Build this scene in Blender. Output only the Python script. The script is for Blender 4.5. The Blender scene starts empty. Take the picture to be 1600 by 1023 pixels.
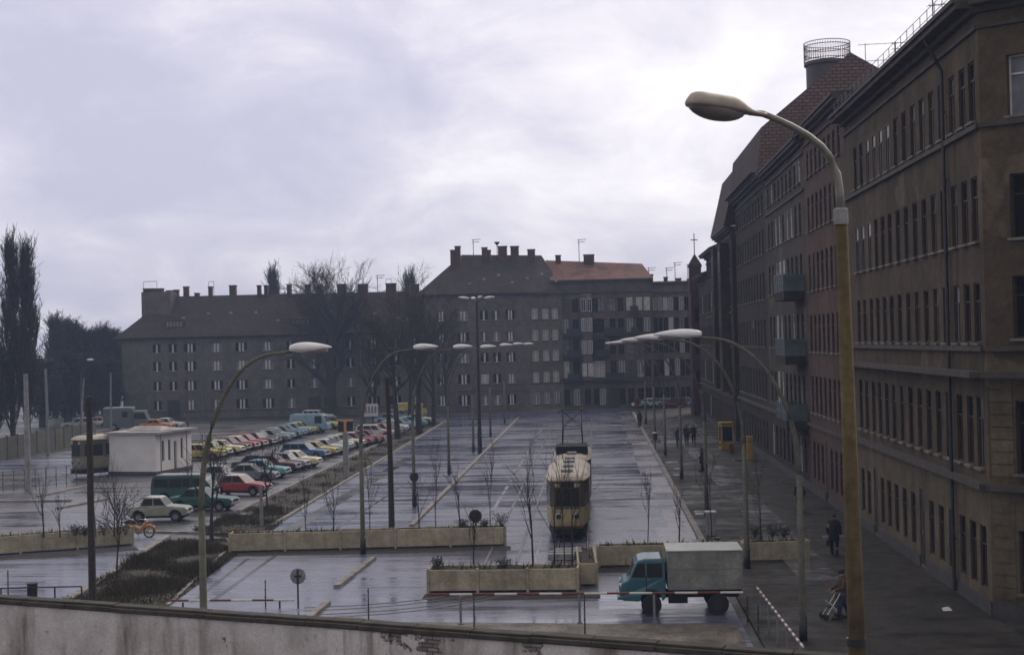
import bpy, bmesh, math, random
from mathutils import Vector, Matrix, Euler
R = math.radians
rnd = random.Random(7)
SC = bpy.context.scene
C = SC.collection
# ------------------------------------------------------------------ camera
CAMZ = 10.0
F = 2222.0
cam_rot = Matrix.Rotation(R(3.31), 3, 'Z') @ Matrix.Rotation(R(90.604), 3, 'X') @ Matrix.Rotation(R(-1.3), 3, 'Z')
cd = bpy.data.cameras.new('camera')
cam = bpy.data.objects.new('camera', cd)
C.objects.link(cam)
cam.rotation_euler = cam_rot.to_euler()
cam.location = (0, 0, CAMZ)
cd.sensor_width = 36.0
cd.lens = 36.0 * F / 1600
cd.clip_end = 5000
cd.clip_start = 0.1
SC.camera = cam
CO = Vector((0, 0, CAMZ))


def ray(px, py):
    return cam_rot @ Vector(((px - 800) / F, -(py - 511.5) / F, -1.0))


def G(px, py, z=0.0):
    """where the line of sight of a point of the photograph meets the height z"""
    d = ray(px, py)
    return CO + d * ((z - CAMZ) / d.z)


def P(px, py, Y):
    """where it meets the plane at distance Y along the street"""
    d = ray(px, py)
    return CO + d * (Y / d.y)


# ------------------------------------------------------------------ mesh helper
class MB:
    def __init__(s):
        s.v, s.f, s.m = [], [], []

    def face(s, pts, m=0):
        i = len(s.v)
        s.v += [tuple(p) for p in pts]
        s.f.append(tuple(range(i, i + len(pts))))
        s.m.append(m)

    def add(s, verts, faces, m=0):
        i = len(s.v)
        s.v += [tuple(p) for p in verts]
        for f in faces:
            s.f.append(tuple(i + k for k in f))
            s.m.append(m)

    def box(s, x0, x1, y0, y1, z0, z1, m=0, M=None):
        v = [Vector(p) for p in ((x0, y0, z0), (x1, y0, z0), (x1, y1, z0), (x0, y1, z0), (x0, y0, z1), (x1, y0, z1), (x1, y1, z1), (x0, y1, z1))]
        if M is not None:
            v = [M @ p for p in v]
        s.add(v, [(3, 2, 1, 0), (4, 5, 6, 7), (0, 1, 5, 4), (1, 2, 6, 5), (2, 3, 7, 6), (3, 0, 4, 7)], m)

    def slab(s, a, b, t, z0, z1, side=0.0, m=0):
        """box along the ground line a-b, thickness t, shifted by side to the left of a->b"""
        a, b = Vector(a[:2]), Vector(b[:2])
        d = (b - a).normalized()
        n = Vector((-d.y, d.x))
        p = [a + n * (side - t / 2), b + n * (side - t / 2), b + n * (side + t / 2), a + n * (side + t / 2)]
        v = [(q.x, q.y, z0) for q in p] + [(q.x, q.y, z1) for q in p]
        s.add(v, [(3, 2, 1, 0), (4, 5, 6, 7), (0, 1, 5, 4), (1, 2, 6, 5), (2, 3, 7, 6), (3, 0, 4, 7)], m)

    def tube(s, pts, rs, n=6, m=0, cap=True):
        pts = [Vector(p) for p in pts]
        if not isinstance(rs, (list, tuple)):
            rs = [rs] * len(pts)
        base = len(s.v)
        for i, p in enumerate(pts):
            d = (pts[min(i + 1, len(pts) - 1)] - pts[max(i - 1, 0)])
            if d.length < 1e-9:
                d = Vector((0, 0, 1))
            d.normalize()
            a = d.orthogonal().normalized() if abs(d.z) > 0.95 else d.cross(Vector((0, 0, 1))).normalized()
            b = d.cross(a)
            for k in range(n):
                t = 2 * math.pi * k / n
                s.v.append(tuple(p + (a * math.cos(t) + b * math.sin(t)) * rs[i]))
        for i in range(len(pts) - 1):
            for k in range(n):
                k2 = (k + 1) % n
                s.f.append((base + i * n + k, base + i * n + k2, base + (i + 1) * n + k2, base + (i + 1) * n + k))
                s.m.append(m)
        if cap:
            s.f.append(tuple(base + k for k in reversed(range(n))))
            s.f.append(tuple(base + (len(pts) - 1) * n + k for k in range(n)))
            s.m += [m, m]

    def disc(s, c, axis, r, t, n=16, m=0):
        c, axis = Vector(c), Vector(axis).normalized()
        s.tube([c - axis * t / 2, c + axis * t / 2], r, n, m)

    def rings(s, rings, m=0, cap=True):
        n = len(rings[0])
        base = len(s.v)
        for r in rings:
            s.v += [tuple(p) for p in r]
        for i in range(len(rings) - 1):
            for k in range(n):
                k2 = (k + 1) % n
                s.f.append((base + i * n + k, base + i * n + k2, base + (i + 1) * n + k2, base + (i + 1) * n + k))
                s.m.append(m)
        if cap:
            s.f.append(tuple(base + k for k in reversed(range(n))))
            s.f.append(tuple(base + (len(rings) - 1) * n + k for k in range(n)))
            s.m += [m, m]

    def mesh(s, name, mats, smooth=False):
        me = bpy.data.meshes.new(name)
        me.from_pydata(s.v, [], s.f)
        for mm in (mats if isinstance(mats, (list, tuple)) else [mats]):
            me.materials.append(mm)
        me.polygons.foreach_set('material_index', s.m)
        if smooth:
            me.polygons.foreach_set('use_smooth', [True] * len(s.f))
        me.update()
        return me

    def build(s, name, mats, parent=None, smooth=False, bevel=0, normals=False):
        me = s.mesh(name, mats, smooth)
        if normals:
            bm = bmesh.new(); bm.from_mesh(me)
            bmesh.ops.remove_doubles(bm, verts=bm.verts, dist=1e-5)
            bmesh.ops.recalc_face_normals(bm, faces=bm.faces)
            bm.to_mesh(me); bm.free()
        o = bpy.data.objects.new(name, me)
        C.objects.link(o)
        if parent is not None:
            o.parent = parent
        if bevel:
            b = o.modifiers.new('bevel', 'BEVEL')
            b.width = bevel; b.segments = 2; b.limit_method = 'ANGLE'; b.angle_limit = R(35)
        return o


def tag(o, label=None, cat=None, group=None, kind=None):
    if label: o['label'] = label
    if cat: o['category'] = cat
    if group: o['group'] = group
    if kind: o['kind'] = kind
    return o


def thing(name, label, cat, loc=(0, 0, 0), rz=0.0, group=None):
    o = bpy.data.objects.new(name, None)
    C.objects.link(o)
    o.location = loc
    o.rotation_euler = (0, 0, rz)
    o.empty_display_size = 0.3
    return tag(o, label, cat, group)


def copy_tree(o, parent=None):
    c = o.copy()
    C.objects.link(c)
    if parent is not None:
        c.parent = parent
    for ch in list(o.children):
        copy_tree(ch, c)
    return c


def struct(mb, name, mats, smooth=False):
    return tag(mb.build(name, mats, smooth=smooth), kind='structure')


# ------------------------------------------------------------------ materials
MATS = {}


def newmat(name):
    m = bpy.data.materials.new(name)
    m.use_nodes = True
    nt = m.node_tree
    nt.nodes.clear()
    out = nt.nodes.new('ShaderNodeOutputMaterial')
    b = nt.nodes.new('ShaderNodeBsdfPrincipled')
    nt.links.new(b.outputs[0], out.inputs[0])
    MATS[name] = m
    return m, nt, b


def rgba(c):
    return (c[0], c[1], c[2], 1.0)


def noise(nt, scale, detail=4, vec=None, stretch=None, rough=0.55, w=None):
    geo = nt.nodes.new('ShaderNodeNewGeometry')
    src = geo.outputs['Position'] if vec is None else vec
    if stretch is not None:
        mp = nt.nodes.new('ShaderNodeMapping')
        mp.inputs['Scale'].default_value = stretch
        nt.links.new(src, mp.inputs['Vector'])
        src = mp.outputs[0]
    n = nt.nodes.new('ShaderNodeTexNoise')
    n.inputs['Scale'].default_value = scale
    n.inputs['Detail'].default_value = detail
    n.inputs['Roughness'].default_value = rough
    nt.links.new(src, n.inputs['Vector'])
    return n.outputs['Fac']


def ramp(nt, fac, stops):
    r = nt.nodes.new('ShaderNodeValToRGB')
    e = r.color_ramp.elements
    e[0].position, e[0].color = stops[0][0], rgba(stops[0][1])
    e[1].position, e[1].color = stops[-1][0], rgba(stops[-1][1])
    for p, c in stops[1:-1]:
        x = e.new(p); x.color = rgba(c)
    nt.links.new(fac, r.inputs['Fac'])
    return r.outputs['Color']


def mix(nt, a, b, fac, mode='MIX'):
    m = nt.nodes.new('ShaderNodeMix')
    m.data_type = 'RGBA'; m.blend_type = mode
    for sock, v in ((m.inputs['A'], a), (m.inputs['B'], b), (m.inputs['Factor'], fac)):
        if isinstance(v, (int, float)): sock.default_value = v
        elif isinstance(v, tuple): sock.default_value = rgba(v)
        else: nt.links.new(v, sock)
    return m.outputs['Result']


def bump(nt, b, h, strength=0.3, dist=0.02):
    n = nt.nodes.new('ShaderNodeBump')
    n.inputs['Strength'].default_value = strength
    n.inputs['Distance'].default_value = dist
    nt.links.new(h, n.inputs['Height'])
    nt.links.new(n.outputs[0], b.inputs['Normal'])


def mrange(nt, v, a, b, c, d):
    m = nt.nodes.new('ShaderNodeMapRange')
    for i, x in enumerate((a, b, c, d)):
        m.inputs[1 + i].default_value = x
    nt.links.new(v, m.inputs[0])
    return m.outputs[0]


def simple(name, col, rough=0.6, var=0.25, scale=3.0, metal=0.0, bmp=0.0, spec=0.5, coat=0.0):
    if name in MATS: return MATS[name]
    m, nt, b = newmat(name)
    lo = tuple(c * (1 - var) for c in col); hi = tuple(min(1, c * (1 + var)) for c in col)
    f = noise(nt, scale, 5)
    nt.links.new(ramp(nt, f, [(0.3, lo), (0.7, hi)]), b.inputs['Base Color'])
    b.inputs['Roughness'].default_value = rough
    b.inputs['Metallic'].default_value = metal
    b.inputs['Specular IOR Level'].default_value = spec
    if coat:
        b.inputs['Coat Weight'].default_value = coat
        b.inputs['Coat Roughness'].default_value = 0.08
    if bmp: bump(nt, b, noise(nt, scale * 8, 4), bmp, 0.02)
    return m


def plaster(name, col, dirt, patch=None, amount=0.5, patch_thr=0.66, scale=1.0):
    """sooty render: blotches, run-off streaks, a few patched areas, a fine rough surface"""
    m, nt, b = newmat(name)
    big = noise(nt, 0.16 * scale, 6, rough=0.65)
    streak = noise(nt, 0.55 * scale, 5, stretch=(1.6, 1.6, 0.16), rough=0.6)
    fine = noise(nt, 5.0 * scale, 5)
    c = mix(nt, col, dirt, mrange(nt, big, 0.35, 0.68, 0, amount))
    c = mix(nt, c, dirt, mrange(nt, streak, 0.48, 0.72, 0, amount * 0.9))
    if patch:
        pn = noise(nt, 0.33 * scale, 3, rough=0.5)
        c = mix(nt, c, patch, mrange(nt, pn, patch_thr, patch_thr + 0.02, 0, 0.75))
    blot = noise(nt, 0.9 * scale, 6, rough=0.7)
    c = mix(nt, c, ramp(nt, blot, [(0.34, (0.62, 0.60, 0.58)), (0.5, (0.95, 0.95, 0.95)), (0.66, (1.3, 1.27, 1.22))]), 0.75, 'MULTIPLY')
    drip = noise(nt, 1.0, 4, stretch=(2.6, 2.6, 0.10), rough=0.55)
    c = mix(nt, c, tuple(x * .55 for x in dirt), mrange(nt, drip, 0.60, 0.74, 0, amount))
    c = mix(nt, c, ramp(nt, fine, [(0.3, (0.62, 0.62, 0.62)), (0.75, (1.0, 1.0, 1.0))]), 0.8, 'MULTIPLY')
    nt.links.new(c, b.inputs['Base Color'])
    b.inputs['Roughness'].default_value = 0.9
    b.inputs['Specular IOR Level'].default_value = 0.2
    bump(nt, b, fine, 0.35, 0.02)
    return m


def bricks(name, c1, c2, mortar, axes='XZ', w=0.26, h=0.085, off=0.5, stain=(0.03, 0.025, 0.02), msize=0.012):
    m, nt, b = newmat(name)
    geo = nt.nodes.new('ShaderNodeNewGeometry')
    sx = nt.nodes.new('ShaderNodeSeparateXYZ'); nt.links.new(geo.outputs['Position'], sx.inputs[0])
    cx = nt.nodes.new('ShaderNodeCombineXYZ')
    nt.links.new(sx.outputs[axes[0]], cx.inputs[0]); nt.links.new(sx.outputs[axes[1]], cx.inputs[1])
    t = nt.nodes.new('ShaderNodeTexBrick')
    nt.links.new(cx.outputs[0], t.inputs['Vector'])
    t.offset = off
    t.inputs['Scale'].default_value = 1
    t.inputs['Brick Width'].default_value = w
    t.inputs['Row Height'].default_value = h
    t.inputs['Mortar Size'].default_value = msize
    t.inputs['Color1'].default_value = rgba(c1); t.inputs['Color2'].default_value = rgba(c2); t.inputs['Mortar'].default_value = rgba(mortar)
    c = mix(nt, t.outputs['Color'], stain, mrange(nt, noise(nt, 0.35, 5), 0.45, 0.7, 0, 0.7))
    c = mix(nt, c, ramp(nt, noise(nt, 2.3, 5), [(0.3, (0.6, 0.6, 0.6)), (0.7, (1, 1, 1))]), 0.7, 'MULTIPLY')
    nt.links.new(c, b.inputs['Base Color'])
    b.inputs['Roughness'].default_value = 0.85
    b.inputs['Specular IOR Level'].default_value = 0.3
    bump(nt, b, t.outputs['Fac'], -0.4, 0.02)
    return m


def wet(name, dry, wetc, lo=0.12, hi=0.5, thr=0.5, stretch=(0.10, 0.5, 1), cob=None, spec=0.5, mid=0.09, fine=26.0, bstr=0.25):
    """road surface with a film of water: gloss and tone vary in streaks and pools"""
    m, nt, b = newmat(name)
    st = noise(nt, 1.0, 6, stretch=stretch, rough=0.62)
    pool = noise(nt, mid, 5, rough=0.6)
    f = noise(nt, fine, 4)
    comb = nt.nodes.new('ShaderNodeMath'); comb.operation = 'MULTIPLY_ADD'
    nt.links.new(st, comb.inputs[0]); comb.inputs[1].default_value = 0.6
    sc_ = nt.nodes.new('ShaderNodeMath'); sc_.operation = 'MULTIPLY'; nt.links.new(pool, sc_.inputs[0]); sc_.inputs[1].default_value = 0.4
    nt.links.new(sc_.outputs[0], comb.inputs[2])
    w = mrange(nt, comb.outputs[0], thr - 0.09, thr + 0.09, 0, 1)
    st2 = noise(nt, 1.0, 5, stretch=(stretch[0] * 3.2, stretch[1] * 4.5, 1) if not cob else (.5, .45, 1), rough=.6)
    c = mix(nt, dry, wetc, w)
    c = mix(nt, c, ramp(nt, st2, [(0.38, (0.45, 0.45, 0.46)), (0.60, (1.25, 1.25, 1.25))]), 0.75, 'MULTIPLY')
    ws = nt.nodes.new('ShaderNodeMath'); ws.operation = 'MULTIPLY_ADD'; nt.links.new(st2, ws.inputs[0]); ws.inputs[1].default_value = -1.3
    wsa = nt.nodes.new('ShaderNodeMath'); wsa.operation = 'ADD'; nt.links.new(w, wsa.inputs[0]); wsa.inputs[1].default_value = .65; nt.links.new(wsa.outputs[0], ws.inputs[2])
    w = ws.outputs[0]
    f2 = noise(nt, 1.0, 3, stretch=(1.1, 7.0, 1) if not cob else (1.3, 1.1, 1), rough=.6)
    c = mix(nt, c, ramp(nt, f2, [(0.36, (0.45, 0.45, 0.45)), (0.6, (1.15, 1.15, 1.15))]), 0.75, 'MULTIPLY')
    w2 = nt.nodes.new('ShaderNodeMath'); w2.operation = 'MULTIPLY_ADD'; nt.links.new(f2, w2.inputs[0]); w2.inputs[1].default_value = 1.1
    w2a = nt.nodes.new('ShaderNodeMath'); w2a.operation = 'ADD'; nt.links.new(w, w2a.inputs[0]); w2a.inputs[1].default_value = -.55; nt.links.new(w2a.outputs[0], w2.inputs[2]); w = w2.outputs[0]
    c = mix(nt, c, ramp(nt, f, [(0.3, (0.55, 0.55, 0.55)), (0.7, (1, 1, 1))]), 0.8, 'MULTIPLY')
    height = f
    if cob:
        geo = nt.nodes.new('ShaderNodeNewGeometry')
        v = nt.nodes.new('ShaderNodeTexVoronoi'); v.feature = 'DISTANCE_TO_EDGE'
        v.inputs['Scale'].default_value = cob
        nt.links.new(geo.outputs['Position'], v.inputs['Vector'])
        e = mrange(nt, v.outputs['Distance'], 0.0, 0.12, 0, 1)
        c = mix(nt, c, ramp(nt, e, [(0.0, (0.3, 0.3, 0.3)), (0.6, (1, 1, 1))]), 0.9, 'MULTIPLY')
        height = e
    nt.links.new(c, b.inputs['Base Color'])
    nt.links.new(mrange(nt, w, 0, 1, hi, lo), b.inputs['Roughness'])
    b.inputs['Specular IOR Level'].default_value = spec
    bump(nt, b, height, bstr, 0.012)
    return m


M = {}
def init_materials():
    M['ground'] = wet('ground_dirt', (0.055, 0.05, 0.05), (0.03, 0.03, 0.032), 0.3, 0.7, 0.5)
    M['road'] = wet('wet_asphalt', (0.17, 0.178, 0.28), (0.085, 0.092, 0.165), 0.11, 0.44, 0.5, stretch=(0.085, 0.62, 1), mid=.07, spec=.9, bstr=.07)
    M['road_pale'] = wet('wet_concrete_lane', (0.30, 0.28, 0.31), (0.17, 0.16, 0.19), 0.16, 0.36, 0.5, spec=.9, bstr=.07)
    M['lot'] = wet('parking_asphalt', (0.16, 0.15, 0.165), (0.085, 0.083, 0.10), 0.18, 0.4, 0.5, spec=.8, bstr=.08)
    M['cobble'] = wet('cobblestone', (0.24, 0.205, 0.18), (0.15, 0.13, 0.12), 0.38, 0.7, 0.56, cob=5.5, bstr=0.8, spec=0.35)
    M['sidewalk'] = wet('mosaic_sidewalk', (0.048, 0.037, 0.030), (0.018, 0.015, 0.013), 0.36, 0.8, 0.52, cob=9.0, spec=0.3, mid=.25)
    M['flags'] = wet('granite_flags', (0.27, 0.265, 0.285), (0.16, 0.157, 0.175), 0.14, 0.38, 0.46, stretch=(0.5, 1.1, 1), spec=.8, bstr=.08)
    M['tar_patch'] = wet('tar_repair', (0.03, 0.03, 0.033), (0.018, 0.018, 0.02), 0.18, 0.4, 0.5)
    M['kerb'] = simple('kerb_granite', (0.215, 0.19, 0.175), 0.65, 0.4, 1.5, bmp=0.2)
    M['soil'] = simple('soil_and_foot_shade', (0.035, 0.026, 0.02), 0.95, 0.4, 4, bmp=0.5)  # soil in the planters, also colours the painted shade at their feet
    M['verge'] = simple('verge_earth', (0.04, 0.034, 0.024), 0.95, 0.5, 1.2, bmp=0.5)
    M['car_glass'] = simple('car_glass', (0.016, 0.017, 0.018), 0.28, 0.3, 2, spec=0.16)
    M['grass'] = simple('dull_winter_grass', (0.055, 0.045, 0.024), 0.9, 0.5, 0.6)
    M['shrubleaf'] = simple('evergreen_leaf', (0.022, 0.03, 0.018), 0.7, 0.4, 3)
    M['bark'] = simple('wet_bark', (0.030, 0.026, 0.023), 0.9, 0.3, 3)
    M['twig'] = simple('twig', (0.038, 0.032, 0.029), 0.9, 0.25, 2)
    M['concrete'] = plaster('planter_concrete', (0.54, 0.48, 0.345), (0.29, 0.25, 0.18), None, 0.55, scale=2)
    M['concrete_grey'] = plaster('grey_concrete', (0.34, 0.34, 0.35), (0.2, 0.2, 0.2), None, 0.5, scale=2)
    M['lamp_conc'] = plaster('lamp_pole_concrete', (0.17, 0.17, 0.14), (0.10, 0.10, 0.085), None, 0.5, scale=3)
    M['lamp_head'] = simple('lamp_head_enamel', (0.72, 0.70, 0.72), 0.35, 0.12, 3)
    M['lamp_lens'] = simple('lamp_lens', (0.18, 0.16, 0.15), 0.3, 0.2, 4)
    M['pole_yellow'] = plaster('weathered_ochre_pole', (0.20, 0.15, 0.078), (0.065, 0.05, 0.03), (0.12,0.09,0.055), 0.95, .62, scale=2.4)
    M['big_head'] = simple('weathered_lamp_casing', (0.34, 0.28, 0.24), 0.5, 0.2, 5)
    M['big_arm'] = simple('galvanised_arm', (0.24, 0.235, 0.2), 0.5, 0.2, 6, metal=0.2)
    M['wood'] = simple('tarred_wood', (0.03, 0.024, 0.018), 0.8, 0.35, 6, bmp=0.2)
    M['metal_dark'] = simple('dark_steel', (0.03, 0.03, 0.032), 0.5, 0.3, 4, metal=0.3)
    M['metal_grey'] = simple('grey_steel', (0.2, 0.2, 0.21), 0.5, 0.2, 4, metal=0.3)
    M['glass'] = simple('dark_glass', (0.014, 0.015, 0.016), 0.16, 0.3, 2, spec=0.28)
    M['pane_dark'] = simple('window_pane', (0.009, 0.008, 0.008), 0.35, 0.5, 0.7, spec=0.06)
    M['curtain'] = simple('window_curtain', (0.42, 0.40, 0.37), 0.8, 0.25, 2)
    M['curtain_dim'] = simple('window_net', (0.17, 0.17, 0.19), 0.8, 0.25, 2)
    M['curtain_pale'] = simple('window_blind_pale', (0.32, 0.31, 0.29), 0.8, 0.25, 2)
    M['net_dim'] = simple('net_curtain_dim', (0.075, 0.07, 0.068), 0.8, 0.5, 2)
    M['frame_white'] = simple('white_sash', (0.55, 0.54, 0.52), 0.6, 0.15, 2)
    M['frame_brown'] = simple('brown_sash', (0.026, 0.019, 0.014), 0.6, 0.3, 2)
    M['red'] = simple('red_paint', (0.12, 0.017, 0.016), 0.5, 0.2, 4)
    M['white'] = simple('white_paint', (0.58, 0.57, 0.55), 0.5, 0.12, 4)
    M['yellow'] = simple('post_yellow', (0.36, 0.23, 0.03), 0.5, 0.15, 3)
    M['orange'] = simple('orange_paint', (0.50, 0.26, 0.09), 0.45, 0.15, 3)
    M['rubber'] = simple('tyre_rubber', (0.015, 0.015, 0.015), 0.85, 0.2, 8)
    M['chrome'] = simple('chrome', (0.5, 0.5, 0.5), 0.25, 0.1, 4, metal=0.9)
    M['headlamp'] = simple('headlamp_glass', (0.6, 0.6, 0.6), 0.15, 0.1, 4)
    M['under'] = simple('underbody', (0.01, 0.01, 0.01), 0.9, 0.2, 4)
    M['tail'] = simple('tail_lamp', (0.25, 0.02, 0.015), 0.3, 0.1, 4)
    # walls and roofs
    M['b_corner'] = plaster('sooty_corner_render', (0.125, 0.094, 0.061), (0.060, 0.046, 0.032), (0.155, 0.122, 0.085), 0.7, 0.68)
    M['b_ground'] = plaster('buff_ground_render', (0.165, 0.134, 0.09), (0.078, 0.062, 0.042), None, 0.6)
    M['b_rose'] = plaster('rose_brown_render', (0.138, 0.088, 0.070), (0.076, 0.052, 0.042), None, 0.6)
    M['b_grey'] = plaster('grey_brown_render', (0.098, 0.082, 0.064), (0.052, 0.045, 0.037), (0.14, 0.125, 0.105), 0.65, 0.6)
    M['b_dark'] = plaster('blackened_render', (0.062, 0.053, 0.045), (0.030, 0.027, 0.024), None, 0.7)
    M['b_dark2'] = plaster('blackened_render_umber', (0.075, 0.060, 0.048), (0.036, 0.031, 0.027), None, 0.7)
    M['ledge'] = simple('sooty_cornice', (0.06, 0.05, 0.042), 0.85, 0.4, 1.5, bmp=0.2)
    M['ledge_pale'] = simple('pale_sill', (0.15, 0.135, 0.115), 0.85, 0.4, 1.5, bmp=0.2)
    M['plinth'] = simple('plinth_stone', (0.05, 0.046, 0.05), 0.8, 0.35, 1.5)
    M['f_grey'] = plaster('far_grey_render', (0.185, 0.168, 0.148), (0.10, 0.093, 0.084), None, 0.6)
    M['f_grey2'] = plaster('far_brown_render', (0.185, 0.156, 0.136), (0.10, 0.087, 0.077), None, 0.6)
    M['f_pale'] = plaster('far_pale_socle', (0.21, 0.185, 0.175), (0.12, 0.105, 0.1), None, 0.5)
    M['f_ornate'] = plaster('far_ornate_render', (0.155, 0.125, 0.11), (0.07, 0.06, 0.055), (0.25, 0.21, 0.19), 0.65, 0.66)
    M['tile_dark'] = bricks('dark_roof_tile', (0.052, 0.040, 0.037), (0.082, 0.058, 0.05), (0.022, 0.018, 0.018), 'XZ', 0.55, 0.30)
    M['tile_red'] = bricks('red_roof_tile', (0.19, 0.088, 0.073), (0.24, 0.112, 0.09), (0.08, 0.042, 0.038), 'XZ', 0.55, 0.32)
    M['brick_gable'] = bricks('brick_gable', (0.16, 0.10, 0.075), (0.21, 0.135, 0.105), (0.06, 0.04, 0.033), 'XZ', 0.6, 0.27, stain=(0.10, 0.066, 0.052), msize=0.04)
    M['mansard'] = bricks('mansard_tile', (0.055, 0.030, 0.026), (0.075, 0.042, 0.034), (0.02, 0.014, 0.013), 'YZ', 0.5, 0.28)
    M['tar_roof'] = simple('tar_roof', (0.035, 0.033, 0.034), 0.75, 0.3, 0.8)
    M['chimney'] = bricks('chimney_brick', (0.11, 0.05, 0.038), (0.15, 0.072, 0.052), (0.05, 0.036, 0.032), 'XZ', 0.3, 0.12)
    M['tower_brick'] = bricks('tower_brick', (0.075, 0.030, 0.026), (0.10, 0.042, 0.034), (0.03, 0.02, 0.02), 'XZ', 0.4, 0.2)
    M['drum'] = simple('drum_lead', (0.062, 0.046, 0.037), 0.6, 0.3, 1)
    M['rust'] = simple('rust_lattice', (0.14, 0.075, 0.07), 0.7, 0.3, 4)
    M['balc'] = simple('balcony_glass', (0.09, 0.125, 0.135), 0.35, 0.35, 1.2)
    M['kiosk'] = simple('kiosk_render', (0.70, 0.665, 0.66), 0.85, 0.09, 0.9, bmp=0.1)
    M['kiosk_roof'] = simple('kiosk_roof_felt', (0.30, 0.27, 0.26), 0.6, 0.3, 1)
    M['fence_conc'] = plaster('fence_concrete', (0.13, 0.125, 0.10), (0.07, 0.068, 0.056), None, 0.5, scale=2)
# ------------------------------------------------------------------ world, light
def world():
    w = bpy.data.worlds.new('World')
    SC.world = w
    w.use_nodes = True
    nt = w.node_tree
    nt.nodes.clear()
    out = nt.nodes.new('ShaderNodeOutputWorld')
    bg = nt.nodes.new('ShaderNodeBackground')
    nt.links.new(bg.outputs[0], out.inputs[0])
    bg.inputs['Strength'].default_value = 0.1
    sky = nt.nodes.new('ShaderNodeTexSky')
    sky.sky_type = 'NISHITA'
    sky.sun_disc = False
    sky.sun_elevation = SUN_EL
    sky.sun_rotation = SUN_AZ
    tc = nt.nodes.new('ShaderNodeTexCoord')
    d = tc.outputs['Generated']
    sep = nt.nodes.new('ShaderNodeSeparateXYZ'); nt.links.new(d, sep.inputs[0])

    def math_(op, a, b=None, c=None):
        n = nt.nodes.new('ShaderNodeMath'); n.operation = op
        for i, v in enumerate((a, b, c)):
            if v is None: continue
            if isinstance(v, (int, float)): n.inputs[i].default_value = v
            else: nt.links.new(v, n.inputs[i])
        return n.outputs[0]
    zc = math_('MAXIMUM', sep.outputs['Z'], 0.0)
    den = math_('ADD', zc, 0.42)
    u = math_('DIVIDE', sep.outputs['X'], den)
    v = math_('DIVIDE', sep.outputs['Y'], den)
    cx = nt.nodes.new('ShaderNodeCombineXYZ')
    nt.links.new(u, cx.inputs[0]); nt.links.new(v, cx.inputs[1])

    def nz(scale, detail, rough, off):
        mp = nt.nodes.new('ShaderNodeMapping'); mp.inputs['Location'].default_value = off
        nt.links.new(cx.outputs[0], mp.inputs[0])
        n = nt.nodes.new('ShaderNodeTexNoise')
        n.inputs['Scale'].default_value = scale; n.inputs['Detail'].default_value = detail
        n.inputs['Roughness'].default_value = rough; n.inputs['Distortion'].default_value = 0.4
        nt.links.new(mp.outputs[0], n.inputs['Vector'])
        return n.outputs['Fac']
    n1 = nz(1.5, 6, 0.5, CLOUD_OFF)
    n2 = nz(5.0, 7, 0.6, (3.3, 1.2, 0.0))
    f = math_('ADD', math_('MULTIPLY_ADD', n1, 0.9, -0.26), math_('MULTIPLY', n2, 0.62))
    # thin overcast is brighter higher up and towards the veiled sun, thick and dull behind
    f = math_('ADD', f, math_('MULTIPLY', math_('SUBTRACT', zc, 0.10), 0.55))
    f = math_('ADD', f, math_('MULTIPLY', math_('SUBTRACT', sep.outputs['X'], 0.0), 0.10))
    cloud = ramp(nt, f, [(0.30, (5.0, 4.85, 6.1)), (0.44, (6.0, 5.75, 6.8)), (0.56, (7.5, 7.15, 7.8)), (0.72, (9.4, 9.0, 9.2))])
    cloud = mix(nt, cloud, (8.6, 8.2, 7.4), mrange(nt, zc, 0.36, 0.7, 0, .85))
    back = mrange(nt, sep.outputs['Y'], -0.25, 0.55, SKY_BACK, 1.0)
    cloud = mix(nt, (0.0, 0.0, 0.0), cloud, back)
    col = mix(nt, sky.outputs[0], cloud, 0.93)
    nt.links.new(col, bg.inputs['Color'])


SUN_EL, SUN_AZ = R(30), R(30)
CLOUD_OFF = (0.4, 2.1, 0.0)
SKY_BACK = 0.55


def sun():
    l = bpy.data.lights.new('sun', 'SUN')
    l.energy = 1.1
    l.angle = R(25)
    l.color = (1.0, 0.93, 0.88)
    o = bpy.data.objects.new('sun', l)
    C.objects.link(o)
    s = Vector((math.sin(SUN_AZ) * math.cos(SUN_EL), math.cos(SUN_AZ) * math.cos(SUN_EL), math.sin(SUN_EL)))
    o.rotation_euler = s.to_track_quat('Z', 'Y').to_euler()


def haze():
    mb = MB(); mb.box(-700, 700, -30, 900, -1.0, 45)
    o = mb.build('haze', [])
    m = bpy.data.materials.new('haze_air'); m.use_nodes = True
    nt = m.node_tree; nt.nodes.clear()
    out = nt.nodes.new('ShaderNodeOutputMaterial')
    v = nt.nodes.new('ShaderNodeVolumePrincipled')
    v.inputs['Color'].default_value = (0.52, 0.66, 1.0, 1)
    v.inputs['Density'].default_value = HAZE
    v.inputs['Anisotropy'].default_value = 0.0
    nt.links.new(v.outputs[0], out.inputs['Volume'])
    o.data.materials.append(m)
    tag(o, kind='stuff')


HAZE = 0.00058


# ------------------------------------------------------------------ ground
def sheet(name, pts, mat, z, sub=False):
    mb = MB()
    mb.face([(p[0], p[1], z) for p in pts])
    return struct(mb, name, mat)


KR, KM, KL = 4.9, -10.3, -18.3      # right kerb, median kerb, left kerb


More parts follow.
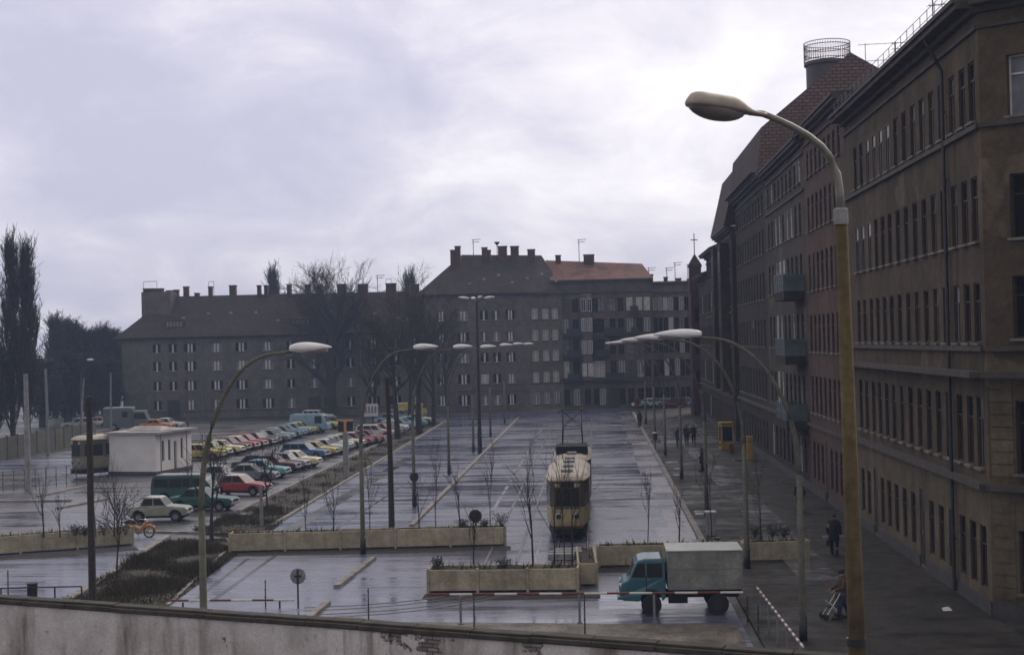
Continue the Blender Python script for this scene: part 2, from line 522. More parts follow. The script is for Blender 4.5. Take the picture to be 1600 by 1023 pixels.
def ground():
    mb = MB(); mb.face([(-900, -60, 0), (900, -60, 0), (900, 1400, 0), (-900, 1400, 0)])
    struct(mb, 'ground', M['ground'])
    # main carriageways
    sheet('road', [(KL, 30), (KR, 30), (KR, 196), (30, 204), (30, 222), (-70, 222), (-34, 206), (KL - 1, 180)], M['road'], 0.004)
    # paler strips beside the right kerb and along the rails
    mb = MB()
    y = 56.0
    while y < 190:
        l = rnd.uniform(7, 16)
        w = rnd.uniform(1.2, 2.1)
        mb.face([(KR - w, y, 0.008), (KR - 0.02, y, 0.008), (KR - 0.02, y + l, 0.008), (KR - w, y + l, 0.008)])
        y += l + (rnd.choice((0, 0, 3)))
    struct(mb, 'pale_road_lane', M['road_pale'])
    mb = MB()
    for x, w, y0, y1 in ((-6.4, 0.22, 84, 185), (-3.0, 0.12, 60, 150)):
        mb.face([(x, y0, 0.009), (x + w, y0, 0.009), (x + w, y1, 0.009), (x, y1, 0.009)])
    for k in range(26):     # cross joints of the slabs
        yy = 58 + k * 5.1 + rnd.uniform(-1.2, 1.2)
        x0 = rnd.uniform(-16, -2); x1 = x0 + rnd.uniform(2, 7)
        x1 = min(x1, 2.5)
        mb.face([(x0, yy, 0.009), (x1, yy, 0.009), (x1, yy + 0.10, 0.009), (x0, yy + 0.10, 0.009)], 1)
    for a, b, w in (((300, 941), (388, 872), 0.16), ((332, 938), (430, 868), 0.2), ((450, 830), (640, 715), .9), ((520, 829), (640, 752), .2)):
        A, B = G(*a), G(*b)
        mb.slab(A, B, w, 0.005, 0.0095, m=1)
    struct(mb, 'road_markings', [M['road_pale'], M['tar_patch']])
    # tram rails with their grooves
    mb = MB()
    def rail(pts):
        for a, b in zip(pts[:-1], pts[1:]):
            mb.slab(a, b, 0.16, 0.005, 0.0125, m=0)
            mb.slab(a, b, 0.05, 0.005, 0.017, m=1)
    for xc in (-1.3, -4.5):
        for s in (-0.72, 0.72):
            rail([(xc + s, 63 if xc > -2 else 60), (xc + s, 190)])
    for dx in (0, 1.44, 3.4, 4.84):   # the curve that turns off to the left in front of the planters
        pts = []
        for i in range(15):
            t = i / 14
            a = G(955 - 480 * t, 868 + 80 * t + 20 * math.sin(t * 3.1) + dx * 3.4)
            pts.append((a.x, a.y))
        rail(pts)
    struct(mb, 'tram_rails', [M['tar_patch'], M['metal_grey']])
    # cobbled strip in front of the border wall
    a, b = G(500, 962), G(1140, 962)
    sheet('cobbled_strip', [(-20, 51.8 - 3.5), (-9.6, 52.5), (-7.4, 51.2), (KR - 0.2, 50.0), (KR - 0.2, 26), (-20, 30)], M['cobble'], 0.010)
    # parking area, left road
    sheet('parking_lot', [(-20.5, 84), (-22.5, 190), (-60, 195), (-60, 76), (-23, 76)], M['lot'], 0.005)
    sheet('side_road', [(-100, 118), (-39.5, 118), (-39.5, 127), (-100, 150)], M['road'], 0.0065)
    sheet('left_yard', [(-60, 40), (-17.4, 40), (-23.6, 76), (-60, 76)], M['road'], 0.0055)
    # pavements
    mb = MB()
    mb.box(KR + 0.3, 13.6, 30, 205, 0.0, 0.12)
    struct(mb, 'sidewalk', M['sidewalk'])
    mb = MB()
    for y0, y1, x0, x1 in ((58, 86.5, 8.1, 9.8), (87.3, 93, 8.0, 9.9), (94.2, 112, 8.0, 9.9), (118, 133, 7.9, 9.6), (136, 175, 6.2, 11.5)):
        mb.face([(x0, y0, 0.125), (x1, y0, 0.125), (x1, y1, 0.125), (x0, y1, 0.125)])
    for k in range(16):
        x0 = rnd.uniform(5.6, 12); y0 = rnd.uniform(62, 115); l = rnd.uniform(.6, 2); w = rnd.uniform(.4, 1.2)
        if 7.2 < x0 < 10: x0 = 5.4
        mb.face([(x0, y0, 0.125), (x0 + w, y0, 0.125), (x0 + w + .2, y0 + l, 0.125), (x0 + .1, y0 + l, 0.125)])
    struct(mb, 'flagstone_path', M['flags'])
    # kerbs, stone by stone in one row
    mb = MB()
    def kerb(a, b, w, h, L=1.2):
        a, b = Vector(a), Vector(b)
        n = max(1, int((b - a).length / L))
        for i in range(n):
            p, q = a.lerp(b, i / n), a.lerp(b, (i + .988) / n)
            mb.slab(p, q, w, 0.0, h + rnd.uniform(-.012, .012))
    kerb((KR + 0.15, 64), (KR + 0.15, 196), 0.3, 0.13)
    kerb((KR + 0.15, 196), (30, 203.9), 0.3, 0.13)
    kerb((KL, 79), (KL - 1.2, 184), 0.22, 0.12)
    kerb((KL - 1.2, 184), (-34, 206), 0.22, 0.12)
    kerb((-34, 206.5), (-2, 206.5), 0.4, 0.14)
    struct(mb, 'kerb', M['kerb'])
    mb = MB()
    def strip(a, b, w, h):
        a, b = Vector(a[:2]), Vector(b[:2]); n = max(1, int((b - a).length / 1.0))
        for i in range(n):
            mb.slab(a.lerp(b, i / n), a.lerp(b, (i + .985) / n), w, 0, h + rnd.uniform(-.01, .01))
    strip((KM, 78), (KM, 188), 0.26, 0.13)
    strip(G(526, 918), G(584, 873), 0.26, 0.13)
    strip(G(470, 978), G(512, 942), 0.28, 0.13)
    struct(mb, 'median_kerb', M['kerb'])
    # verge with bare trees between the lot and the street, and the rough triangle by the crossing
    tri = [G(70, 955), G(262, 948), G(372, 866), G(352, 842), G(262, 845)]
    mb = MB(); mb.face([(p.x, p.y, 0.03) for p in tri])
    verge = [G(300, 832), G(362, 840), G(425, 829), (KL - .15, 84), (KL - 1.3, 180), (KL - 3.6, 184), (KL - 3.4, 90), G(370, 815)]
    mb.face([(p[0], p[1], 0.035) for p in verge])
    struct(mb, 'verge_ground', M['verge'])
    mb = MB()
    strip(G(92, 948), G(262, 838), 0.35, 0.1)
    strip((KL - 3.7, 86), (KL - 3.9, 184), 0.25, 0.14)
    strip(G(228, 832), G(362, 834), 0.3, 0.11)
    strip(G(352, 862), G(262, 946), 0.14, 0.07)
    for a, b in (((0, 784), (112, 783)), ((90, 795), (170, 780)), ((60, 776), (150, 757))):
        strip(G(*a), G(*b), 0.3, 0.12)
    struct(mb, 'verge_kerb', M['kerb'])
    mb = MB()       # base shade of the planters painted as a dark strip, with some dirt
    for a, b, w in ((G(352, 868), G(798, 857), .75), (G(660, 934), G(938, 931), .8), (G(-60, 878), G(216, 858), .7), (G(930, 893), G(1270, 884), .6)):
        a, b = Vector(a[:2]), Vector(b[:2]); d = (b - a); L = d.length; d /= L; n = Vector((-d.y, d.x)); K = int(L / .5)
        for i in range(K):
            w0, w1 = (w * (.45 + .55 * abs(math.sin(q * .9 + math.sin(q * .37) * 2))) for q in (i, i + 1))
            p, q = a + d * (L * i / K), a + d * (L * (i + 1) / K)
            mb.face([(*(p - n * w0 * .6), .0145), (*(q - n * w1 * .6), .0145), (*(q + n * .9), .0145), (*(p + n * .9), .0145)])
    struct(mb, 'planter_foot_shade', M['soil'])
    # grass and dead growth
    def blades(poly, n, h, name, mat, dens=None):
        mb = MB()
        from mathutils.geometry import intersect_point_tri_2d
        tris = [(poly[0], poly[i], poly[i + 1]) for i in range(1, len(poly) - 1)]
        areas = [abs((Vector(b[:2]) - Vector(a[:2])).cross(Vector(c[:2]) - Vector(a[:2]))) for a, b, c in tris]
        for _ in range(n):
            a, b, c = rnd.choices(tris, areas)[0]
            s, t = rnd.random(), rnd.random()
            if s + t > 1: s, t = 1 - s, 1 - t
            x = a[0] + (b[0] - a[0]) * s + (c[0] - a[0]) * t; y = a[1] + (b[1] - a[1]) * s + (c[1] - a[1]) * t
            k = 0.5 + 0.5 * math.sin(x * 1.3 + 2 * math.sin(y * .5)) * math.cos(y * 0.7)
            k2 = math.sin(x * .9 + y * .37) * math.sin(x * .31 - y * .8 + 1); hh = h * rnd.uniform(.15, 1) * (0.12 + k + max(0, k2) * 1.6)
            if k2 < -.3 and rnd.random() < .6: continue
            an = rnd.random() * 6.28; w = rnd.uniform(.015, .04)
            lx, ly = rnd.gauss(0, .3) * hh, rnd.gauss(0, .3) * hh
            mb.face([(x - math.cos(an) * w, y - math.sin(an) * w, .02), (x + math.cos(an) * w, y + math.sin(an) * w, .02), (x + lx, y + ly, hh)])
        tag(mb.build(name, mat), kind='stuff')
    blades(tri, 26000, 0.32, 'grass', M['grass'])
    blades([verge[0], verge[1], verge[2], verge[3], verge[6], verge[7]], 8000, 0.3, 'grass', M['grass'])
    blades([verge[3], verge[4], verge[5], verge[6]], 9000, 0.22, 'grass', M['grass'])


# ------------------------------------------------------------------ trees
def branchy(h, r, levels, spread, up, seed, n0=7, first=0.3, twig=0.02, kids=(4, 6), forks=None):
    rg = random.Random(seed)
    tr, cr = MB(), MB()

    def grow(p, d, L, rad, lev):
        n = 4 if lev < 2 else 3
        pts, rs, dirs = [p], [rad], [d]
        q, dd = p.copy(), d.copy()
        for i in range(n):
            g_ = .13 if lev else .035
            dd = (dd + Vector((rg.gauss(0, g_), rg.gauss(0, g_), rg.gauss(0, .08) + up * 0.12))).normalized()
            q = q + dd * L / n
            pts.append(q.copy()); rs.append(max(rad * (1 - 0.75 * (i + 1) / n), twig * 0.5)); dirs.append(dd.copy())
        (tr if lev <= 1 else cr).tube(pts, rs, 7 if lev == 0 else (5 if lev == 1 else 3), cap=False)
        if lev >= levels: return
        nk = n0 if lev == 0 else rg.randint(*kids)
        for k in range(nk):
            lo = first if lev == 0 else 0.22
            t = lo + (1 - lo) * (k + rg.random() * .8) / nk
            i = min(int(t * n), n - 1); ft = t * n - i
            b = pts[i].lerp(pts[i + 1], ft)
            ax = dirs[i].orthogonal().normalized(); ax.rotate(Matrix.Rotation(rg.random() * 6.283, 3, dirs[i]))
            ang = rg.uniform(.6, 1.1) * spread
            nd = (dirs[i] * math.cos(ang) + ax * math.sin(ang)).normalized()
            nd.z += up * .25; nd.normalize()
            grow(b, nd, L * rg.uniform(.42, .66) * (1.0 if lev else (1.25 - 0.55 * t)), max(rs[i] * (.55 if lev else .62), twig), lev + 1)
    grow(Vector((0, 0, -0.1)), Vector((0, 0, 1)), h * 0.72, r, 0)
    return tr, cr


def tree(name, label, cat, loc, args, group=None, rz=0.0, mats=None):
    t = thing(name, label, cat, loc, rz, group)
    tr, cr = branchy(**args)
    tr.build('trunk', (mats or (M['bark'], M['twig']))[0], t)
    cr.build('crown', (mats or (M['bark'], M['twig']))[1], t)
    return t


def poplar_mesh(h, w, seed, n=150):
    rg = random.Random(seed)
    tr, cr = MB(), MB()
    tr.tube([(0, 0, -.1), (0, 0, h * .4), (.1, 0, h * .96)], [h * .014, h * .010, .03], 6, cap=False)
    for i in range(n):
        z = h * (0.05 + 0.83 * (i / n))
        prof = w * 1.5 * min(1, 0.5 + z / h * 2.2) * (1 - z / h) ** .75
        an = rg.random() * 6.283
        L = h * rg.uniform(.12, .24) * (1.1 - z / h * .85)
        out = prof * rg.uniform(.5, 1.05)
        p0 = Vector((0, 0, z)); p3 = Vector((math.cos(an) * out, math.sin(an) * out, z + L * 1.3))
        p1 = p0.lerp(p3, .45) + Vector((math.cos(an) * out * .25, math.sin(an) * out * .25, -L * .1))
        cr.tube([p0, p1, p3], [.07, .05, .025], 3, cap=False)
        for k in range(9):
            b = p1.lerp(p3, rg.random()) if k > 1 else p0.lerp(p1, rg.random())
            e = b + Vector((rg.gauss(0, .42), rg.gauss(0, .42), rg.uniform(.9, 2.6)))
            mid_ = b.lerp(e, .5) + Vector((rg.gauss(0, .12), rg.gauss(0, .12), -.1))
            cr.tube([b, mid_, e], [.035, .026, .016], 3, cap=False)
            for q in range(3):
                bb = b.lerp(e, rg.uniform(.2, .9))
                cr.tube([bb, bb + Vector((rg.gauss(0, .22), rg.gauss(0, .22), rg.uniform(.4, 1.0)))], [.022, .012], 3, cap=False)
    return tr, cr


def trees():
    # two tall poplars at the left edge and the line of trees beyond
    first = None
    meshes = [poplar_mesh(22.5, 1.25, 11, 120), poplar_mesh(20.5, 1.2, 12, 115)]
    pm = [(a.mesh('trunk', M['bark']), b.mesh('crown', M['twig'])) for a, b in meshes]
    def pop(k, loc, s, rz, label, group):
        t = thing('poplar_tree', label, 'tree', loc, rz, group)
        t.scale = (s[0], s[0], s[1])
        for nm, me in zip(('trunk', 'crown'), pm[k]):
            o = bpy.data.objects.new(nm, me); C.objects.link(o); o.parent = t
    a = P(18, 560, 148); pop(0, (a.x, 148, 0), (1.0, 1.0), .4, 'tallest bare poplar at the left edge, behind the concrete fence', 'tall poplars by the fence')
    a = P(42, 560, 150); pop(1, (a.x, 150, 0), (1.1, 1.06), 2.1, 'second tall bare poplar, just right of the tallest one', 'tall poplars by the fence')
    a = P(-12, 560, 146); pop(1, (a.x, 146, 0), (1.1, .62), 3.1, 'shorter bushy poplar cut by the left edge of the view', 'tall poplars by the fence')
    g = 'line of bare trees beyond the fence'
    row = [(84, 493, 215), (98, 505, 222), (110, 500, 218), (122, 512, 226), (134, 516, 220), (147, 520, 228), (160, 508, 222), (172, 519, 224), (66, 560, 190), (181, 517, 238), (104, 548, 196), (140, 556, 200), (168, 560, 204)]
    ords = ['first', 'second', 'third', 'fourth', 'fifth', 'sixth', 'seventh', 'eighth']
    for i, (x, y, Y) in enumerate(row):
        p = P(x, y, Y)
        lab = f'{ords[i]} slim bare tree from the poplars in the dark line beyond the fence' if i < 8 else ['low tree in the gap beside the tall poplars', 'rearmost slim tree touching the long apartment block', 'low bushy tree in front of the dark tree line, nearest the poplars', 'low bushy tree in front of the dark tree line, middle one', 'low bushy tree in front of the dark tree line, nearest the apartment block'][i - 8]
        pop(i % 2, (p.x, Y, 0), (1.6 + .25 * (i % 3), p.z / (22.5 if i % 2 == 0 else 20.5)), i * 1.3, lab, g)
    # big bare tree before the long block
    p = G(519, 650)
    tree('bare_tree', 'big bare tree with wide crown in front of the long apartment block', 'tree', (p.x, p.y, 0),
         dict(h=20.5, r=0.92, levels=4, spread=0.85, up=0.5, seed=9, n0=14, first=0.26, twig=0.032, kids=(5, 7)))
    p = P(660, 430, 240)
    gg = 'trees showing above the long roof'
    for i, (x, y, Y, s, lab) in enumerate(((425, 418, 250, (1.2, 1), 'poplar top showing above the long roof left of the big bare tree'), (640, 424, 250, (1.2, 1), 'poplar top showing above the long roof near the tall brick chimneys'))):
        q = P(x, y, Y)
        pop(0, (q.x, Y, 0), (1.4, q.z / 22.5), i, lab, gg)
    q = P(515, 420, 245)
    tree('bare_tree', 'round bare tree top rising above the long roof, behind the big bare tree', 'tree', (q.x, 245, 0),
         dict(h=q.z * .97, r=0.5, levels=4, spread=0.95, up=0.5, seed=27, n0=12, first=0.35, twig=0.02, kids=(4, 6)), gg)
    # street trees on the verge
    g = 'bare street trees on the verge'
    for i, (x, y, h, lab) in enumerate(((622, 686, 15.0, 'bare street tree nearest of the verge row by the blue cars'), (655, 679, 15.5, 'bare street tree with the thickest trunk, middle of the verge row'),
                                       (678, 666, 15, 'bare street tree at the far end of the verge row'), (700, 652, 14, 'bare tree on the kerb in front of the tall corner block'),
                                       (640, 660, 13, 'bare tree among the last parked cars'), (585, 660, 12, 'thin bare tree beside the white notice board'))):
        p = G(x, y)
        tree('street_tree', lab, 'tree', (p.x, p.y, 0), dict(h=h, r=0.34 if i != 1 else .42, levels=4, spread=0.78, up=0.6, seed=40 + i, n0=8, first=0.34, twig=0.022, kids=(4, 6)), g, i)
    # small trees on the rough triangle and by the lot
    g = 'young trees near the parked cars'
    for i, (x, y, h, r, sp, lab) in enumerate(((331, 846, 5.6, .11, .8, 'young dark tree with forked crown in front of the dark green van'), (418, 800, 4.4, .07, .8, 'young bare tree standing on the verge by the maroon saloon'),
                                              (183, 905, 4.2, .05, .7, 'leaning young tree at the end of the left planter'))):
        p = G(x, y)
        tree('young_tree', lab, 'tree', (p.x, p.y, 0), dict(h=h, r=r, levels=3, spread=sp, up=0.55, seed=60 + i, n0=8, first=0.4, twig=0.016, kids=(4, 5)), g, i)


def saplings():
    g = 'saplings growing in the planters'
    data = [  # px, py base in planter, Y-plane foot height, height, which
        (68, 834, 3.4, 'L', 'thickest stem in the left planter'), (94, 834, 2.3, 'L', 'forked one beside the thickest stem in the left planter'),
        (150, 833, 3.6, 'L', 'straight one just right of the dark wooden mast in the left planter'), (178, 832, 3.6, 'L', 'slanting one near the right end of the left planter'),
        (478, 830, 2.9, 'A', 'first one left of the lamp post in the middle planter'), (521, 829, 3.3, 'A', 'straight one close to the lamp post in the middle planter'),
        (578, 827, 4.0, 'A', 'one close right of the lamp post in the middle planter'), (655, 825, 3.2, 'A', 'slanting one beside the median kerb in the middle planter'),
        (681, 824, 4.6, 'A', 'tallest one near the median kerb in the middle planter'), (719, 822, 3.4, 'A', 'thin one left of the round sign in the middle planter'),
        (766, 820, 4.3, 'A', 'forked one right of the round sign in the middle planter'), (740, 880, 2.6, 'B', 'forked one at the left of the front planter'),
        (833, 880, 5.2, 'B', 'tallest one left of the tram in the front planter'), (866, 880, 4.6, 'B', 'one before the left tram headlight'),
        (882, 880, 5.0, 'B', 'one before the middle of the tram front'), (894, 880, 4.8, 'B', 'one before the right tram headlight'),
        (1012, 843, 3.6, 'C', 'forked one beside the tram in the right planter'), (1061, 842, 2.7, 'C', 'thin one by the kerb in the right planter'),
        (1112, 840, 4.4, 'C', 'curved one above the truck box in the right planter'), (1189, 836, 3.9, 'C', 'one at the pavement end of the right planter'),
        (315, 833, 2.2, 'L2', ''), ]
    for i, (x, y, h, w, lab) in enumerate(data):
        if w == 'L2': continue
        p = G(x, y + 2, 0.86)
        tree('sapling', 'leafless sapling, ' + lab, 'sapling', (p.x, p.y, 0.84),
             dict(h=h, r=0.028 + 0.012 * (i % 2) + (.02 if i in (0, 12) else 0), levels=2, spread=0.5, up=0.9, seed=80 + i, n0=7, first=0.25, twig=0.012, kids=(3, 4)), g, i)
# ------------------------------------------------------------------ buildings
WM = {}


def window_meshes(w, h, style, pane):
    """pane, frame and sill of one casement; local x along the wall, y into the wall, z up, origin at the sill's middle"""
    key = (round(w, 2), round(h, 2), style, pane)
    if key in WM: return WM[key]
    p, f, s = MB(), MB(), MB()
    p.face([(-w / 2, 0.03, 0), (w / 2, 0.03, 0), (w / 2, 0.03, h), (-w / 2, 0.03, h)])
    fm = M['frame_white']
    def bar(x0, x1, z0, z1): f.box(x0, x1, -0.03, 0.027, z0, z1)
    if style == 'far3':         # white casements, three lights
        t = w * 0.15
        for k in range(4):
            xc = -w / 2 + t / 2 + (w - t) * k / 3
            if k in (0, 3): continue
            bar(xc - t / 2, xc + t / 2, 0.04, h - .04)
        bar(-w / 2, w / 2, 0, .04)
    elif style == 'far2':
        t = w * 0.2
        bar(-t / 2, t / 2, .05, h - .05); bar(-w / 2, w / 2, 0, .05)
    elif style == 'fardark':
        fm = M['frame_brown']; t = .07
        bar(-t / 2, t / 2, 0, h); bar(-w / 2, -t / 2, h * .66, h * .66 + t); bar(t / 2, w / 2, h * .66, h * .66 + t)
    elif style == 'farlit':
        t = .07
        bar(-w / 2, -w / 2 + t, 0, h); bar(w / 2 - t, w / 2, 0, h); bar(-w / 2 + t, w / 2 - t, 0, t); bar(-w / 2 + t, w / 2 - t, h - t, h); bar(-t / 2, t / 2, t, h - t)
    else:                       # old double casement with transom
        fm = M['frame_brown'] if style == 'brown' else M['frame_white']
        t = 0.06
        bar(-w / 2, -w / 2 + t, 0, h); bar(w / 2 - t, w / 2, 0, h)
        bar(-w / 2 + t, w / 2 - t, 0, t); bar(-w / 2 + t, w / 2 - t, h - t, h)
        bar(-w / 2 + t, w / 2 - t, h * .68, h * .68 + t); bar(-t / 2, t / 2, t, h * .68)
    s.box(-w / 2 - .06, w / 2 + .06, -0.42 if not style.startswith('far') else -.2, 0.0, -0.09, -0.005)
    WM[key] = (p.mesh('window', M[pane]), f.mesh('frame', fm), s.mesh('sill', M['ledge_pale'] if not style.startswith('far') else M['ledge']))
    return WM[key]


def facade(mb, p0, ud, W, z0, z1, holes, depth=0.22, m=0):
    """wall sheet with real openings and reveals; p0 its left foot seen from outside, ud its direction to the right"""
    p0 = Vector((p0[0], p0[1], 0)); ud = Vector((ud[0], ud[1], 0)).normalized()
    n = ud.cross(Vector((0, 0, 1)))
    us = sorted({0, W, *[h[0] for h in holes], *[h[1] for h in holes]})
    zs = sorted({z0, z1, *[h[2] for h in holes], *[h[3] for h in holes]})
    def pt(u, z, d=0): return p0 + ud * u + Vector((0, 0, z)) - n * d
    for i in range(len(us) - 1):
        for j in range(len(zs) - 1):
            uc, zc = (us[i] + us[i + 1]) / 2, (zs[j] + zs[j + 1]) / 2
            if any(h[0] < uc < h[1] and h[2] < zc < h[3] for h in holes): continue
            mb.face([pt(us[i], zs[j]), pt(us[i + 1], zs[j]), pt(us[i + 1], zs[j + 1]), pt(us[i], zs[j + 1])], m)
    for a, b, c, d in holes:
        for q in (((a, c), (b, c)), ((b, c), (b, d)), ((b, d), (a, d)), ((a, d), (a, c))):
            (u1, y1), (u2, y2) = q
            mb.face([pt(u1, y1), pt(u2, y2), pt(u2, y2, depth), pt(u1, y1, depth)], m)
    return pt, n


def place_window(root, pt, ud, hole, depth, style, pane, name='window', sill=True):
    a, b, c, d = hole
    if pane == 'curtain' and depth > .09: depth = .06
    pm, fm, sm = window_meshes(b - a, d - c, style, pane)
    o = bpy.data.objects.new(name, pm); C.objects.link(o); o.parent = root
    o.location = pt((a + b) / 2, c, depth - .035)
    o.rotation_euler = (0, 0, math.atan2(ud[1], ud[0]))
    f = bpy.data.objects.new('frame', fm); C.objects.link(f); f.parent = o
    if sill:
        s = bpy.data.objects.new('sill', sm); C.objects.link(s); s.parent = o
        s.location = (0, -depth + .3 if not style.startswith('far') else -depth + .12, 0)
    return o


def ledge(mb, p0, ud, u0, u1, z0, z1, out, m=0, inn=0.0):
    p0 = Vector((p0[0], p0[1], 0)); ud = Vector((ud[0], ud[1], 0)).normalized(); n = ud.cross(Vector((0, 0, 1)))
    v = []
    for z in (z0, z1):
        for u, d in ((u0, -inn), (u1, -inn), (u1, out), (u0, out)):
            v.append(p0 + ud * u + n * d + Vector((0, 0, z)))
    mb.add(v, [(0, 1, 2, 3), (7, 6, 5, 4), (0, 4, 5, 1), (1, 5, 6, 2), (2, 6, 7, 3), (3, 7, 4, 0)], m)


def door(root, pt, ud, hole, depth):
    a, b, c, d = hole
    mb = MB(); w = b - a; h = d - c
    mb.box(-w / 2, w / 2, 0, .06, 0, h)
    for s in (-1, 1):
        for z in (.15, h * .45):
            mb.box(s * w / 4 - w * .17, s * w / 4 + w * .17, -.02, .0, z, z + h * .25)
    o = mb.build('door', M['frame_brown'], root)
    o.location = pt((a + b) / 2, c, depth - .07); o.rotation_euler = (0, 0, math.atan2(ud[1], ud[0]))
    hb = MB(); hb.box(-.03, .03, -.08, -.021, h * .4, h * .4 + .2)
    hb.build('handle', M['metal_grey'], o)


UDS = (0, -1)      # the street fronts on the right, seen from the street


def street_house(label, X, Ya, Yb, eave, wallm, rows, n, ww, groundm=None, ground_z=4.3, style='white', edge=0.9, curtains=(), doors=(), gaps=None, depth=0.2,
                 ledges=(), roof_rise=1.2, roof_back=13, cornice=0.55, plinth=True, group='old tenement houses along the right pavement', roofm='tar_roof', name='apartment_house', bands=()):
    """Ya near end, Yb far end"""
    t = thing(name, label, 'apartment building', (0, 0, 0), 0, group)
    W = Yb - Ya
    p0 = (X, Yb)
    holes, meta = [], []
    cols = gaps or [edge + (W - 2 * edge) * (k + .5) / n for k in range(n)]   # from the far end
    for ri, (a, b) in enumerate(rows):
        for ci, u in enumerate(cols):
            isdoor = ri == 0 and ci in doors
            h = (u - ww / 2, u + ww / 2, a, b) if not isdoor else (u - ww * .55, u + ww * .55, 0.25, b + .3)
            holes.append(h); meta.append((ri, ci, isdoor))
    mb = MB()
    if groundm:
        lo = [h for h, q in zip(holes, meta) if q[0] == 0]; hi = [h for h, q in zip(holes, meta) if q[0] > 0]
        facade(mb, p0, UDS, W, 0.0, ground_z, lo, depth, 1)
        pt, nn = facade(mb, p0, UDS, W, ground_z, eave, hi, depth, 0)
    else:
        pt, nn = facade(mb, p0, UDS, W, 0.0, eave, holes, depth, 0)
    # party walls and the back
    for y, s in ((Ya, 1), (Yb, -1)):
        q = [(X, y, 0), (X + roof_back, y, 0), (X + roof_back, y, eave), (X, y, eave)]
        mb.face(q if s > 0 else q[::-1], 0)
    mb.face([(X + roof_back, Yb, 0), (X + roof_back, Ya, 0), (X + roof_back, Ya, eave), (X + roof_back, Yb, eave)], 0)
    mb.build('wall', [M[wallm], M[groundm or wallm]], t)
    for h, (ri, ci, isd) in zip(holes, meta):
        if isd: door(t, pt, UDS, h, depth); continue
        pane = curtains.get((ri, ci), 'pane_dark') if curtains else 'pane_dark'
        if pane == 'pane_dark' and ri > 0 and rnd.random() < .13: pane = 'net_dim'
        place_window(t, pt, UDS, h, depth, style if (style == 'brown' or pane != 'pane_dark' or (ri * 5 + ci * 3) % 7 == 0) else 'brown', pane, sill=(ri > 0))
    for z0, z1, o in ledges + (((eave - 1.05, eave - .92, .12),) if cornice else ()):
        lb = MB(); ledge(lb, p0, UDS, 0.02, W - .02, z0, z1, o, inn=-.001); lb.build('string_course', M['ledge'], t)
    if cornice:
        lb = MB()
        for k, (dz0, dz1, o) in enumerate(((-.5, -.3, .25), (-.3, -.1, cornice), (-.1, .06, cornice + .12))):
            ledge(lb, p0, UDS, 0.01 + k * .002, W - .01 - k * .002, eave + dz0, eave + dz1, o, inn=-.001)
        lb.build('cornice', M['ledge'], t)
    if plinth:
        pb = MB()
        segs = []; u = 0.03
        for ci in sorted(doors):
            segs.append((u, cols[ci] - ww * .6)); u = cols[ci] + ww * .6
        segs.append((u, W - .03))
        for a, b in segs:
            pb = MB(); ledge(pb, p0, UDS, a, b, 0.0, 0.62, 0.05, inn=-.001); pb.build('plinth', M['plinth'], t)
    if roof_rise is not None:
        rb = MB()
        prof = [(X - cornice - .1, eave + .062), (X + roof_back * .5, eave + roof_rise), (X + roof_back, eave + .1)]
        rb.add([(x, y, z) for y in (Ya + .01, Yb - .01) for x, z in prof], [(0, 1, 4, 3), (1, 2, 5, 4), (2, 1, 0), (3, 4, 5)])
        rb.build('roof', M[roofm], t)
    return t, pt, cols


